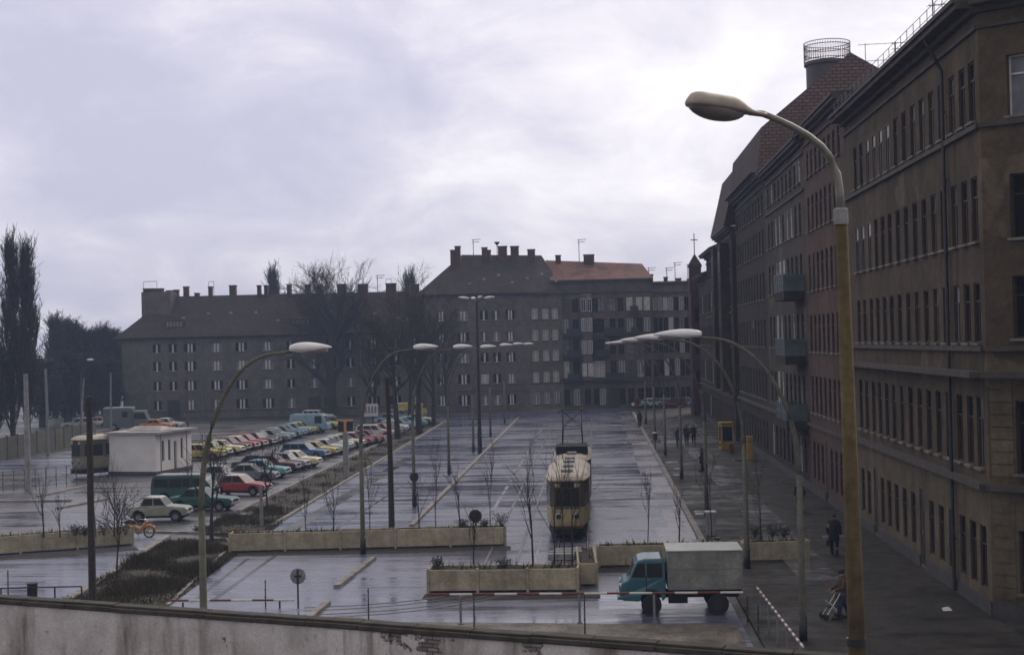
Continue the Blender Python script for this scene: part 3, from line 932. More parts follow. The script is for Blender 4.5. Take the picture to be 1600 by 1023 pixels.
def corner_house():
    X, Ya, Yb = 13.6, 50.4, 77.0
    cols = [Yb - y for y in (74.0, 72.4, 70.7, 69.1, 67.5, 65.9, 64.2, 62.5, 60.8, 59.15, 57.5, 55.9, 54.25, 52.75, 51.4)]
    cur = {}
    for c in (2, 3, 4, 5): cur[(4, c)] = 'curtain'
    for c in (8, 9): cur[(4, c)] = 'curtain_dim'
    for c in (0, 1, 2): cur[(3, c)] = 'curtain'
    cur[(2, 12)] = 'curtain_dim'
    t, pt, cols = street_house('grey brown corner tenement nearest on the right, with buff ground floor and two long ledges', X, Ya, Yb, 21.6, 'b_corner',
                               [(0.95, 3.15), (5.2, 7.7), (9.62, 11.75), (13.2, 15.5), (17.45, 19.6)], 15, 0.86, 'b_ground', 4.55, 'brown', gaps=cols, curtains=cur, doors=(2, 8), depth=.13,
                               ledges=((4.5, 4.72, .35), (8.4, 8.62, .6), (9.32, 9.5, .2), (17.1, 17.28, .16)), roof_rise=0.9, cornice=.75)
    # splayed corner front
    a = R(-38)
    ud = (math.cos(a), math.sin(a)); W = 5.2
    p0 = (X, Ya)
    mb = MB()
    holes = [(.98, 2.25, z0, z1) for z0, z1 in ((1.0, 3.15), (5.1, 7.6), (9.75, 11.9), (13.2, 15.4), (17.4, 19.5))]
    facade(mb, p0, ud, W, 0, 4.55, holes[:1], .3, 1)
    pt2, nn = facade(mb, p0, ud, W, 4.55, 21.6, holes[1:], .3, 0)
    e = pt2(W, 0)
    mb.face([(e.x, e.y, 0), (e.x + 12, e.y, 0), (e.x + 12, e.y, 21.6), (e.x, e.y, 21.6)], 0)
    mb.build('corner_wall', [M['b_corner'], M['b_ground']], t)
    for i, h in enumerate(holes):
        place_window(t, pt2, ud, h, .3, 'brown' if i != 4 else 'white', 'curtain_dim' if i == 4 else 'pane_dark')
    for z0, z1, o in ((4.5, 4.72, .35), (8.4, 8.62, .6), (9.32, 9.5, .2), (17.1, 17.28, .16), (20.55, 20.68, .12)):
        lb = MB(); ledge(lb, p0, ud, 0.0, W, z0, z1, o, inn=-.001); lb.build('string_course', M['ledge'], t)
    lb = MB()
    for z0, z1, o in ((21.1, 21.3, .25), (21.3, 21.5, .75), (21.5, 21.66, .87)): ledge(lb, p0, ud, 0.0, W, z0, z1, o, inn=-.001)
    lb.build('cornice', M['ledge'], t)
    for zb in (5.0, .75):       # rusticated courses between the windows
        for k in range(8):
            lb = MB(); ledge(lb, p0, ud, .1, .88, zb + k * .43, zb + .37 + k * .43, .03, inn=-.001); lb.build('ashlar_course', M['b_ground'], t)
    pb = MB(); ledge(pb, p0, ud, .0, W, 0, .62, .05, inn=-.001); pb.build('plinth', M['plinth'], t)
    rb = MB(); rb.face([(X, Ya, 21.67), (e.x, e.y, 21.67), (e.x + 8, e.y, 22.2), (X + 12, Ya, 22.4), (X + 6, Ya, 22.5)]); rb.build('roof', M['tar_roof'], t)
    db = MB(); y = 55.1         # rain pipe
    db.tube([(X - .75, y, 21.2), (X - .35, y, 20.4), (X - .14, y, 20.0), (X - .14, y, .2)], .075, 8)
    for z in (18.4, 15.8, 13, 10.4, 2.2): db.disc((X - .12, y, z), (0, 0, 1), .1, .06, 8)
    db.build('rain_pipe', M['metal_dark'], t)
    db = MB()                   # snow rail on the eaves
    for k in range(23):
        y = Ya + .3 + k * 1.18; db.tube([(X - .55, y, 21.62), (X - .55, y, 22.4)], .018, 4)
    for z in (22.05, 22.4): db.tube([(X - .55, Ya + .2, z), (X - .55, Yb - .2, z)], .018, 4)
    db.build('snow_rail', M['metal_grey'], t)


def right_row():
    corner_house()
    # rose house
    street_house('rose brown tenement next to the corner house', 13.6, 77.05, 91.9, 23.0, 'b_rose', [(1.0, 3.4), (5.2, 7.5), (9.0, 11.3), (12.8, 15.1), (16.5, 18.7), (19.9, 21.5)], 8, 0.85, None, 4.4, 'brown', doors=(3,), depth=.11,
                 ledges=((4.3, 4.5, .15),), roof_rise=.7, curtains={(2, 6): 'curtain_dim', (3, 1): 'curtain_dim'})
    # grey house with balconies
    t, pt, cols = street_house('grey tenement with stacked blue glazed balconies beside the rose house', 13.6, 91.95, 112.5, 22.7, 'b_grey', [(1.0, 3.3), (5.0, 7.4), (9.2, 11.5), (13.2, 15.4), (16.7, 18.7), (20.0, 21.4)], 9, 0.95, 'b_dark', 4.3, 'white', depth=.10,
                               ledges=((4.2, 4.45, .2), (19.3, 19.45, .12)), roof_rise=.7,
                               curtains={(4, 6): 'curtain_dim', (3, 3): 'curtain', (3, 4): 'curtain', (2, 2): 'curtain', (2, 3): 'curtain_dim', (1, 3): 'curtain_dim', (1, 2): 'curtain', (4, 2): 'curtain_dim', (4, 3): 'curtain_dim'})
    for z in (4.5, 8.7, 12.9):
        b = MB(); b.box(12.25, 13.59, 92.6, 97.4, z - .55, z); o = b.build('balcony', M['b_dark'], t)
        g = MB()
        g.box(12.25, 12.30, 92.6, 97.4, z + .02, z + 1.1); g.box(12.31, 13.58, 92.6, 92.65, z + .02, z + 1.1); g.box(12.31, 13.58, 97.35, 97.4, z + .02, z + 1.1)
        g.build('glazing', M['balc'], o)
        r = MB()
        for k in range(6): r.box(12.20, 12.245, 92.6 + k * .95, 92.65 + k * .95, z, z + 1.15)
        r.box(12.19, 12.24, 92.6, 97.4, z + 1.11, z + 1.17); r.box(12.2, 12.245, 92.66, 97.34, z + .55, z + .59)
        r.build('railing', M['metal_grey'], o)
    # tall house with the brick gable and the drum
    t, pt, cols = street_house('tall dark tenement with big brick gable and round lattice topped turret on its roof', 13.6, 112.55, 136, 22.9, 'b_dark', [(1.0, 3.3), (5.0, 7.4), (9.2, 11.4), (13.0, 15.2), (16.6, 18.6), (19.8, 21.4)], 10, 0.95, None, 4.3, 'brown', depth=.10,
                               ledges=((4.2, 4.45, .2),), roof_rise=None, roof_back=15,
                               curtains={(4, 3): 'curtain_dim', (3, 7): 'curtain_dim', (2, 5): 'curtain', (1, 6): 'curtain_dim'})
    prof = [(13.1, 22.97), (13.5, 26.5), (20.6, 32.2), (26.5, 28.6), (28.6, 22.97)]
    for y, s in ((113, 1), (135.9, -1)):
        mb = MB(); q = [(x, y, z) for x, z in prof]; mb.face(q[::-1] if s > 0 else q)
        mb.build('gable_wall', M['brick_gable'], t)
    mb = MB()
    for k in range(4):
        a, b = prof[k], prof[k + 1]
        mb.face([(a[0], 113.01, a[1]), (a[0], 135.9, a[1]), (b[0], 135.9, b[1]), (b[0], 113.01, b[1])], 0 if k else 1)
    mb.face([(12.6, 112.9, 22.965), (13.12, 112.9, 22.965), (13.12, 136, 22.965), (12.6, 136, 22.965)])
    mb.build('roof', [M['tile_dark'], M['mansard']], t)
    mb = MB(); mb.box(17.6, 24, 112.7, 112.99, 22.97, 25.6); mb.build('parapet', M['b_dark'], t)
    for x, y, z0, z1, w in ((24.5, 121, 28, 31.0, 1.0), (23, 131, 28, 31.5, 1.0)):
        mb = MB(); mb.box(x - w / 2, x + w / 2, y - .4, y + .4, z0, z1); mb.box(x - w / 2 - .06, x + w / 2 + .06, y - .46, y + .46, z1 + .001, z1 + .15); mb.build('chimney', M['chimney'], t)
    mb = MB(); cx, cy, r = 20.95, 126, 1.9
    n = 28
    ring = lambda rr, z: [(cx + rr * math.cos(6.2832 * k / n), cy + rr * math.sin(6.2832 * k / n), z) for k in range(n)]
    mb.rings([ring(r - .08, 26), ring(r - .05, 33.5), ring(r + .12, 33.65), ring(r + .12, 33.9), ring(r, 33.95)])
    tu = mb.build('turret', M['drum'], t, smooth=False)
    mb = MB()
    for zz in (34.1, 34.7, 35.3, 35.6):
        mb.tube(ring(r + .1, zz) + [ring(r + .1, zz)[0]], .035, 4, cap=False)
    for k in range(n * 2):
        a = 6.2832 * k / (n * 2); p = (cx + (r + .1) * math.cos(a), cy + (r + .1) * math.sin(a))
        a2 = a + .22; q = (cx + (r + .1) * math.cos(a2), cy + (r + .1) * math.sin(a2))
        mb.tube([(p[0], p[1], 33.95), (p[0], p[1], 35.6)], .018, 3)
        mb.tube([(p[0], p[1], 34.0), (q[0], q[1], 35.4)], .013, 3)
    mb.build('lattice_crown', M['rust'], tu)
    # dark houses further on
    rows5 = [(1.0, 3.4), (5.0, 7.4), (9.2, 11.4), (13.0, 15.2), (16.6, 18.6)]
    t, pt, cols = street_house('blackened tenement with mansard roof past the tall gabled house', 13.2, 136.05, 152, 20.6, 'b_dark2', rows5, 7, 1.0, None, 4.3, 'brown', depth=.10, ledges=((4.2, 4.45, .2), (12.3, 12.5, .15)), roof_rise=None, cornice=.5)
    mb = MB()
    prof = [(12.5, 20.60), (12.9, 22.2), (13.4, 24.2), (13.9, 26.3), (18, 27.6), (26, 21)]
    for k in range(5):
        a, b = prof[k], prof[k + 1]
        mb.face([(a[0], 136.2, a[1]), (a[0], 151.9, a[1]), (b[0], 151.9, b[1]), (b[0], 136.2, b[1])])
    mb.face([(x, 136.2, z) for x, z in prof][::-1]); mb.build('roof', M['mansard'], t)
    for y0 in (139, 147):
        mb = MB(); mb.box(12.35, 13.19, y0, y0 + 3, 4.8, 19.2); o = mb.build('bay', M['b_dark2'], t)
        for z in (5.4, 9.3, 13.1, 16.4):
            pm, fm, sm = window_meshes(1.6, 2.0, 'white', 'pane_dark')
            q = bpy.data.objects.new('window', pm); C.objects.link(q); q.parent = o; q.location = (12.31, y0 + 1.5, z); q.rotation_euler = (0, 0, -math.pi / 2)
    t, pt, cols = street_house('blackened tenement with bay fronts and stepped cornice, second past the gabled house', 13.3, 152.05, 168, 19.6, 'b_dark', rows5, 7, 1.0, None, 4.3, 'white', depth=.10, ledges=((4.2, 4.45, .2), (12.3, 12.5, .15)), roof_rise=3.0, cornice=.8, roofm='mansard',
                               curtains={(2, 3): 'curtain_dim', (3, 5): 'curtain_dim'})
    t, pt, cols = street_house('last dark tenement of the row before the slim brick tower', 13.4, 168.05, 183, 17.6, 'b_dark2', rows5[:4], 6, 1.0, None, 4.3, 'white', depth=.10, ledges=((4.2, 4.45, .2),), roof_rise=2.5, cornice=.7, roofm='mansard')
    # slim brick tower with a cross
    t = thing('brick_tower', 'slim dark red brick tower with a cross on its tip', 'tower', (13.75, 186.0, 0))
    mb = MB(); mb.box(-1.3, 3, -2.9, 2.5, 0, 16.0); mb.box(-1.3, .2, -1.2, .4, 16.001, 19.2); mb.box(-1.4, .3, -1.3, .5, 19.201, 19.45); mb.build('wall', M['tower_brick'], t)
    mb = MB(); mb.add([(-1.4, -1.3, 19.46), (.3, -1.3, 19.46), (.3, .5, 19.46), (-1.4, .5, 19.46), (-.55, -.4, 21.0)], [(0, 1, 4), (1, 2, 4), (2, 3, 4), (3, 0, 4)]); mb.build('roof', M['mansard'], t)
    mb = MB(); mb.tube([(-.55, -.4, 20.9), (-.55, -.4, 23.6)], .06, 5); mb.box(-1.0, -.1, -.44, -.36, 22.7, 22.82); mb.build('cross', M['metal_dark'], t)
    for z in (4, 8, 12):
        mb = MB(); mb.box(-.9, -.4, -2.93, -2.9, z, z + 1.8); mb.build('window', M['pane_dark'], t)


def far_house(name, label, a, b, h, wallm, rows, cols, ww, style, depth=0.15, socle=None, curtains={}, back=12, doors=(), extra_ledges=(), skip=()):
    """a, b: left and right foot of the front as seen from the camera"""
    t = thing(name, label, 'apartment building', (0, 0, 0), 0, 'houses closing the far end of the street')
    a, b = Vector((a[0], a[1])), Vector((b[0], b[1]))
    d = b - a; W = d.length; ud = d / W
    cl = [W * c for c in cols]
    holes, meta = [], []
    for ri, (z0, z1) in enumerate(rows):
        for ci, u in enumerate(cl):
            if (ri, ci) in skip: continue
            w = ww[ci] if isinstance(ww, (list, tuple)) else ww
            if ri == 0 and ci in doors: holes.append((u - .9, u + .9, .05, z1 + .1)); meta.append((ri, ci, True))
            else: holes.append((u - w / 2, u + w / 2, z0, z1)); meta.append((ri, ci, False))
    mb = MB()
    zs = socle[1] if socle else 0
    if socle:
        facade(mb, a, ud, W, 0, zs, [x for x, q in zip(holes, meta) if q[0] == 0], depth, 1)
    pt, n = facade(mb, a, ud, W, zs, h, [x for x, q in zip(holes, meta) if not socle or q[0] > 0], depth, 0)
    a2, b2 = a - n.xy * back, b - n.xy * back
    for p, q in ((b, b2), (b2, a2), (a2, a)):
        mb.face([(p.x, p.y, 0), (q.x, q.y, 0), (q.x, q.y, h), (p.x, p.y, h)], 0)
    mb.build('wall', [M[wallm], M[socle[0] if socle else wallm]], t)
    for hh, (ri, ci, isd) in zip(holes, meta):
        if isd: door(t, pt, ud, hh, depth); continue
        st = style[ci] if isinstance(style, (list, tuple)) else style
        if st == 'farlit' and (ri, ci) not in curtains: st = 'fardark'
        place_window(t, pt, ud, hh, depth, st, curtains.get((ri, ci), rnd.choice(('pane_dark',) * 6 + ('net_dim', 'curtain_dim'))))
    lb = MB(); ledge(lb, a, ud, -.2, W + .2, h - .25, h + .02, .45, inn=-.001); lb.build('cornice', M['ledge'], t)
    for z0, z1, o in extra_ledges:
        lb = MB(); ledge(lb, a, ud, .0, W, z0, z1, o, inn=-.001); lb.build('string_course', M['ledge'], t)
    return t, pt, a, b, a2, b2, n, ud, W


def chimneys(t, items):
    for c, w, dpt, z0, z1 in items:
        mb = MB(); mb.box(c[0] - w / 2, c[0] + w / 2, c[1] - dpt / 2, c[1] + dpt / 2, z0, z1)
        mb.box(c[0] - w / 2 - .07, c[0] + w / 2 + .07, c[1] - dpt / 2 - .07, c[1] + dpt / 2 + .07, z1 + .001, z1 + .14)
        mb.build('chimney', M['chimney'], t)


def far_row():
    Y0 = 205.0
    # long low block on the left
    a, b = P(191, 560, Y0), P(716, 540, 208)
    h = 11.9
    xs = [245, 270, 297, 338, 377, 418, 454, 490, 515, 547, 583, 616, 648, 690]
    cols = [(x - 191) / (716 - 191) for x in xs]
    sty = ['far2', 'far2', 'far3', 'far3', 'far3', 'far3', 'far2', 'far2', 'far3', 'far2', 'far3', 'far3', 'far2', 'far3']
    ww = [1.15 if s == 'far2' else 1.7 for s in sty]
    t, pt, a, b, a2, b2, n, ud, W = far_house('apartment_block', 'long low grey block with many chimneys on its dark roof, behind the car park', a, b, h, 'f_grey',
                                              [(1.2, 2.6), (4.05, 5.4), (6.9, 8.3), (9.6, 10.9)], cols, ww, sty, doors=(1, 7), extra_ledges=((.9, 1.0, .05),),
                                              curtains={(2, 3): 'curtain_dim', (1, 7): 'curtain_dim'})
    mb = MB()
    e = .9; zr = 18.1
    A, B = a - ud * e + n.xy * e, b + n.xy * e; A2, B2 = a2 - ud * e - n.xy * e, b2 - n.xy * e
    m1, m2 = (a + a2) / 2 + ud * 5.5, (b + b2) / 2
    mb.add([(A.x, A.y, h), (B.x, B.y, h), (B2.x, B2.y, h), (A2.x, A2.y, h), (m1.x, m1.y, zr), (m2.x, m2.y, zr)], [(0, 1, 5, 4), (2, 3, 4, 5), (3, 0, 4), (1, 2, 5)])
    mb.build('roof', M['tile_dark'], t)
    items = []
    for x, y1, w, yy in ((233, 452, 1.6, 0), (248, 452, 1.4, 0), (266, 455, 1.0, 0), (276, 454, .6, 0), (291, 449, .7, 0), (308, 459, .6, 0), (329, 449, .5, 0), (364, 447, .95, 0), (405, 447, .5, 0), (416, 447, .5, 0), (452, 446, .6, 0), (481, 446, .8, 0), (499, 446, .75, 0),
                         (534, 445, 1.3, 0), (567, 445, 1.5, 0), (611, 444, 1.5, 0), (637, 445, .7, 0), (650, 445, .9, 0)):
        p = P(x, y1, (m1.y + m2.y) / 2 - .6)
        items.append(((p.x, p.y), w, .9, 16.3, p.z))
    chimneys(t, items)
    mb = MB(); p = P(246, 458, a.y + 4); mb.box(p.x - 2.2, p.x + 2.2, a.y + 3.2, a.y + 6.6, 14.0, p.z + .2); mb.build('roof_dormer', M['f_grey2'], t)
    for x0, x1, zt in ((224, 245, 440), (326, 334, 440), (560, 568, 436), (603, 612, 436)):
        mb = MB(); p, q = P(x0, zt, a.y + 6), P(x1, zt, a.y + 6)
        z0 = 18.2
        for X in (p.x, q.x): mb.tube([(X, a.y + 6, z0), (X, a.y + 6, p.z)], .035, 4)
        mb.tube([(p.x, a.y + 6, p.z), (q.x, a.y + 6, p.z)], .035, 4); mb.tube([(p.x, a.y + 6, (p.z + z0) / 2), (q.x, a.y + 6, (p.z + z0) / 2)], .03, 4)
        mb.build('sweep_railing', M['metal_dark'], t)
    for x, y, w, hh in ((272, 503, 2.6, 1.1), (470, 492, 2.6, .9), (643, 490, 2.6, .9)):
        u = (x - 191) / 525 * W; zz = 13.2
        c = a + ud * u
        mb = MB(); mb.box(-w / 2, w / 2, .6, 3.4, 0, hh); dd = mb.build('dormer', M['tile_dark'], t); dd.location = (c.x, c.y, zz); dd.rotation_euler = (0, 0, math.atan2(ud.y, ud.x))
        for k in range(5):
            f = MB(); f.box(-w / 2 + .1 + k * .5, -w / 2 + .45 + k * .5, .57, .598, .2, hh - .15); f.build('window', M['curtain_dim'], dd)
    for k in range(15):
        u = 8 + k * 3.7 + rnd.uniform(-.8, .8); zz = rnd.choice((13.9, 14.6, 15.2)); yy = (zz - h) / (zr - h) * 6.9 - e
        c = a + ud * u
        f = MB(); f.box(-.22, .22, -.1, .1, 0, .3); o = f.build('skylight', M['kiosk_roof'], t); o.location = (c.x - n.x * yy, c.y - n.y * yy, zz)
    for x in (315, 563):
        mb = MB(); u = (x - 191) / 525 * W; c = a + ud * u + n.xy * .08; mb.tube([(c.x, c.y, .3), (c.x, c.y, h - .3)], .07, 5)
        mb.build('rain_pipe', M['metal_grey'], t)
    # tall corner block with hipped roof: front and splayed side
    Yc = 205.5
    a, b = P(664, 540, Yc), P(826, 536, Yc)
    hh = P(740, 459, Yc).z
    xs = [724, 760, 777, 799]; cols = [(x - 664) / 162 for x in (690, 724, 757, 776, 798)]
    rows = [(1.0, 2.5), (4.1, 5.5), (7.2, 8.6), (10.2, 11.6), (13.3, 14.7)]
    ztop = hh
    t, pt, a, b, a2, b2, n, ud, W = far_house('corner_block', 'tall grey corner block with steep dark hipped roof and brick chimney stacks', a, b, hh, 'f_grey2', rows, cols, [1.5, 1.7, 1.15, 1.15, 1.3], ['far3', 'far3', 'far2', 'far2', 'far3'], back=14,
                                              extra_ledges=((3.0, 3.12, .08),), curtains={(1, 2): 'curtain', (3, 3): 'curtain_dim'})
    c = P(880, 536, 209)
    cV = Vector((c.x, c.y)); d2 = cV - b; W2 = d2.length; u2 = d2 / W2
    holes = [(W2 * f - .55, W2 * f + .55, z0, z1 + .15) for f in (.2, .5, .78) for z0, z1 in rows]
    mb = MB()
    facade(mb, b, u2, W2, 0, 3.9, [q for q in holes if q[2] < 3], .15, 1)
    pt3, n3 = facade(mb, b, u2, W2, 3.9, hh, [q for q in holes if q[2] > 3], .15, 0)
    mb.build('side_wall', [M['f_grey2'], M['f_pale']], t)
    for i, q in enumerate(holes):
        place_window(t, pt3, u2, q, .15, 'farlit', 'curtain_pale' if q[2] > 3 else 'curtain_dim')
    lb = MB(); ledge(lb, b, u2, 0, W2, hh - .25, hh + .02, .45, inn=-.001); lb.build('cornice', M['ledge'], t)
    lb = MB(); ledge(lb, b, u2, 0, W2, 3.85, 4.0, .08, inn=-.001); lb.build('string_course', M['ledge'], t)
    mb = MB(); e = .7
    r1, r2 = P(722, 398, Yc + 7), P(846, 399, Yc + 7)
    lft = P(655, 462, Yc - .6)
    v = [(lft.x - .5, a.y - e, hh), (b.x, b.y - e, hh), (cV.x + .4, cV.y - .3, hh), (cV.x + .5, cV.y + 12, hh), (lft.x - .5, a.y + 15, hh), (r1.x, r1.y, r1.z), (r2.x, r2.y, r2.z)]
    mb.add(v, [(0, 1, 6, 5), (1, 2, 6), (2, 3, 6), (3, 4, 5, 6), (4, 0, 5)])
    mb.build('roof', M['tile_dark'], t)
    it = []
    for x, y1, y0, w in ((708, 392, 440, .8), (715, 386, 440, .8), (757, 388, 410, .8), (764, 392, 408, .5), (785, 386, 418, 1.3), (804, 386, 418, 1.2), (830, 391, 420, 1.1)):
        yy = Yc + (6 if x > 720 else 4.5)
        p = P(x, y1, yy); q = P(x, y0, yy); it.append(((p.x, p.y), w, .9, q.z - 1.5, p.z))
    chimneys(t, it)
    for k in range(9):
        f = MB(); f.box(-.2, .2, -.1, .1, 0, .28); o = f.build('skylight', M['kiosk_roof'], t)
        sx = -18 + k * 2.1; zz = 18.6 + (k % 3) * .6; fr = (zz - hh) / (r1.z - hh); o.location = (sx, a.y - e + fr * (7 + e) - .1, zz)
    # ornate house with red roof and balconies
    Yd = 209.2
    a, b = P(864, 536, Yd), P(1020, 533, Yd)
    hh = P(950, 436, Yd).z
    fr = lambda x: (x - 864) / 156
    rows = [(.6, 2.9), (4.6, 7.0), (8.0, 10.2), (11.2, 13.2), (14.3, 16.2)]
    cols = [fr(x) for x in (884, 900, 917, 931, 940, 958, 971, 985, 1000, 1012)]
    cur = {(1, 0): 'curtain', (1, 2): 'curtain', (1, 3): 'curtain', (1, 4): 'curtain', (1, 6): 'curtain_dim', (1, 8): 'curtain_dim', (4, 7): 'curtain', (4, 8): 'curtain', (4, 9): 'curtain', (3, 2): 'curtain_dim', (3, 0): 'curtain_dim', (3, 7): 'curtain_dim', (3, 9): 'curtain_dim', (0, 1): 'curtain_dim', (0, 4): 'curtain_dim'}
    t, pt, a, b, a2, b2, n, ud, W = far_house('ornate_house', 'ornate brown house with balconies and light red tiled roof', a, b, hh, 'f_ornate', rows, cols, .85, 'farlit', curtains=cur, doors=(5,), extra_ledges=((3.9, 4.15, .2), (17.0, 17.2, .2), (10.6, 10.75, .1)))
    rb = MB(); e = .5
    r1, r2 = P(852, 401, Yd + 6), P(1003, 412, Yd + 6)
    v = [(a.x - .2, a.y - e, hh), (b.x + .2, b.y - e, hh), (b.x + .2, b.y + 12.5, hh), (a.x - .2, a.y + 12.5, hh), (r1.x, r1.y, r2.z + .9), (r2.x, r2.y, r2.z)]
    rb.add(v, [(0, 1, 5, 4), (1, 2, 5), (2, 3, 4, 5), (3, 0, 4)]); rb.build('roof', M['tile_red'], t)
    it = []
    for x, y1, w in ((872, 400, .8), (920, 399, 1.6), (1016, 430, .8)):
        p = P(x, y1, Yd + 5.5); it.append(((p.x, p.y), w, .9, p.z - 3, p.z))
    chimneys(t, it)
    for x0, x1, lv in ((886, 908, (4.3, 7.7, 10.9)), (945, 975, (4.3, 10.9)), (930, 950, (7.7,)), (986, 998, (10.9, 14.0))):
        p, q = P(x0, 536, Yd), P(x1, 536, Yd)
        for z in lv:
            mb = MB(); mb.box(p.x, q.x, Yd - 1.15, Yd - .01, z - .25, z); o = mb.build('balcony', M['b_dark'], t)
            g = MB(); g.box(p.x, q.x, Yd - 1.15, Yd - 1.1, z + .001, z + .95); g.box(p.x, p.x + .05, Yd - 1.09, Yd - .02, z + .001, z + .95); g.box(q.x - .05, q.x, Yd - 1.09, Yd - .02, z + .001, z + .95)
            g.build('railing', M['metal_dark'], o)
    p, q = P(910, 536, Yd), P(925, 536, Yd)
    mb = MB(); mb.box(p.x, q.x, Yd - .75, Yd - .011, 4.2, 16.9); o = mb.build('bay', M['f_ornate'], t)
    for z, pn in ((4.8, 'curtain'), (8.1, 'curtain_dim'), (11.4, 'curtain_dim'), (14.3, 'pane_dark')):
        for k in (-.45, .45):
            pm, fm, sm = window_meshes(.7, 1.9, 'farlit', pn); w = bpy.data.objects.new('window', pm); C.objects.link(w); w.parent = o; w.location = ((p.x + q.x) / 2 + k, Yd - .79, z)
            f_ = bpy.data.objects.new('frame', fm); C.objects.link(f_); f_.parent = w
    # lower house on the right
    Ye = 212.5
    a, b = P(1020, 533, Ye), P(1094, 531, Ye)
    hh = P(1050, 440, Ye).z
    cols = [(x - 1020) / 74 for x in (1025, 1033, 1041, 1049, 1058, 1066, 1074)]
    t, pt, a, b, a2, b2, n, ud, W = far_house('plain_house', 'plain grey house with flat roof and antennas beside the ornate house', a, b, hh, 'f_grey', rows, cols, .62, 'farlit', curtains={(4, 0): 'curtain_dim', (4, 1): 'curtain_dim', (4, 2): 'curtain', (4, 3): 'curtain_dim', (4, 5): 'curtain_dim', (3, 3): 'curtain', (1, 2): 'curtain', (2, 5): 'curtain_dim', (1, 4): 'curtain_dim'}, extra_ledges=((3.9, 4.1, .15), (16.8, 17, .2)))
    rb = MB(); v = [(a.x, a.y - .4, hh + .021), (b.x, b.y - .4, hh + .021), (b.x, b.y + 12, hh + .6), (a.x, a.y + 12, hh + .6)]; rb.face(v); rb.build('roof', M['tile_red'], t)
    it = []
    for x, y1, w in ((1040, 434, .6), (1060, 436, .8), (1076, 437, .5)):
        p = P(x, y1, Ye + 5); it.append(((p.x, p.y), w, .8, p.z - 2, p.z))
    chimneys(t, it)
    # house further down the side street, closing the gap beside the tower
    a, b = P(1085, 532, 232), P(1190, 530, 232)
    t, pt, *_ = far_house('rear_house', 'dim grey house glimpsed between the plain house and the brick tower', a, b, 17.5, 'f_grey', rows[:5], [.1, .3, .5, .7, .9], 1.0, 'far2')
    rb = MB(); rb.face([(a.x, 231.6, 17.53), (b.x, 231.6, 17.53), (b.x, 244, 18.2), (a.x, 244, 18.2)]); rb.build('roof', M['tar_roof'], t)


def antennas():
    g = 'rooftop antennas'
    data = [(1353, 118, 68, 119, 'H', 'antenna with two long bars beside the brick gable'), (1400, 100, 66, 90, 'Y', 'small antenna on the rose house roof above the cornice'),
            (1458, 40, -6, 66, 'Y', 'antenna on the corner house roof above the rain pipe'), (740, 405, 374, 212, 'Y', 'mast antenna on the steep hipped roof'), (777, 402, 378, 212, 'V', 'short mast with a round cowl on the hipped roof'),
            (905, 405, 374, 214, 'Y', 'tall antenna on the red tiled roof'), (1014, 436, 418, 213, 'Y', 'antenna at the right end of the red tiled roof'), (1042, 436, 418, 218, 'Y', 'antenna on the plain house, left of three'),
            (1055, 437, 410, 218, 'Y', 'tallest antenna on the plain house roof'), (1075, 438, 413, 218, 'Y', 'antenna on the plain house nearest the brick tower'), (590, 452, 430, 212, 'Y', 'thin antenna on the long low block roof')]
    for x, yb, yt, Y, k, lab in data:
        p, q = P(x, yb, Y), P(x, yt, Y)
        t = thing('roof_antenna', lab, 'antenna', (p.x, Y, p.z - .6), 0, g)
        H = q.z - p.z + .6
        s = max(1.0, Y / 120)
        mb = MB(); mb.tube([(0, 0, 0), (0, 0, H)], .03 * s, 5); mb.build('mast', M['metal_dark'], t)
        mb = MB()
        if k == 'V': mb.tube([(0, 0, H - .5), (0, 0, H - .1), (0, 0, H)], [.08, .42, .42], 10)
        else:
            bars = [(H - .08, 1.1), (H - .45, .9)] if k == 'Y' else [(H - .12, 2.6), (H - 1.5, 2.2)]
            for z, L in bars:
                mb.tube([(-L * .2, 0, z), (L, 0, z + .08)], .022 * s, 4)
                for j in range(5): mb.tube([(-L * .2 + j * L * .28, -.35, z + .02), (-L * .2 + j * L * .28, .35, z + .02)], .012 * s, 3)
        mb.build('array', M['metal_dark'], t)
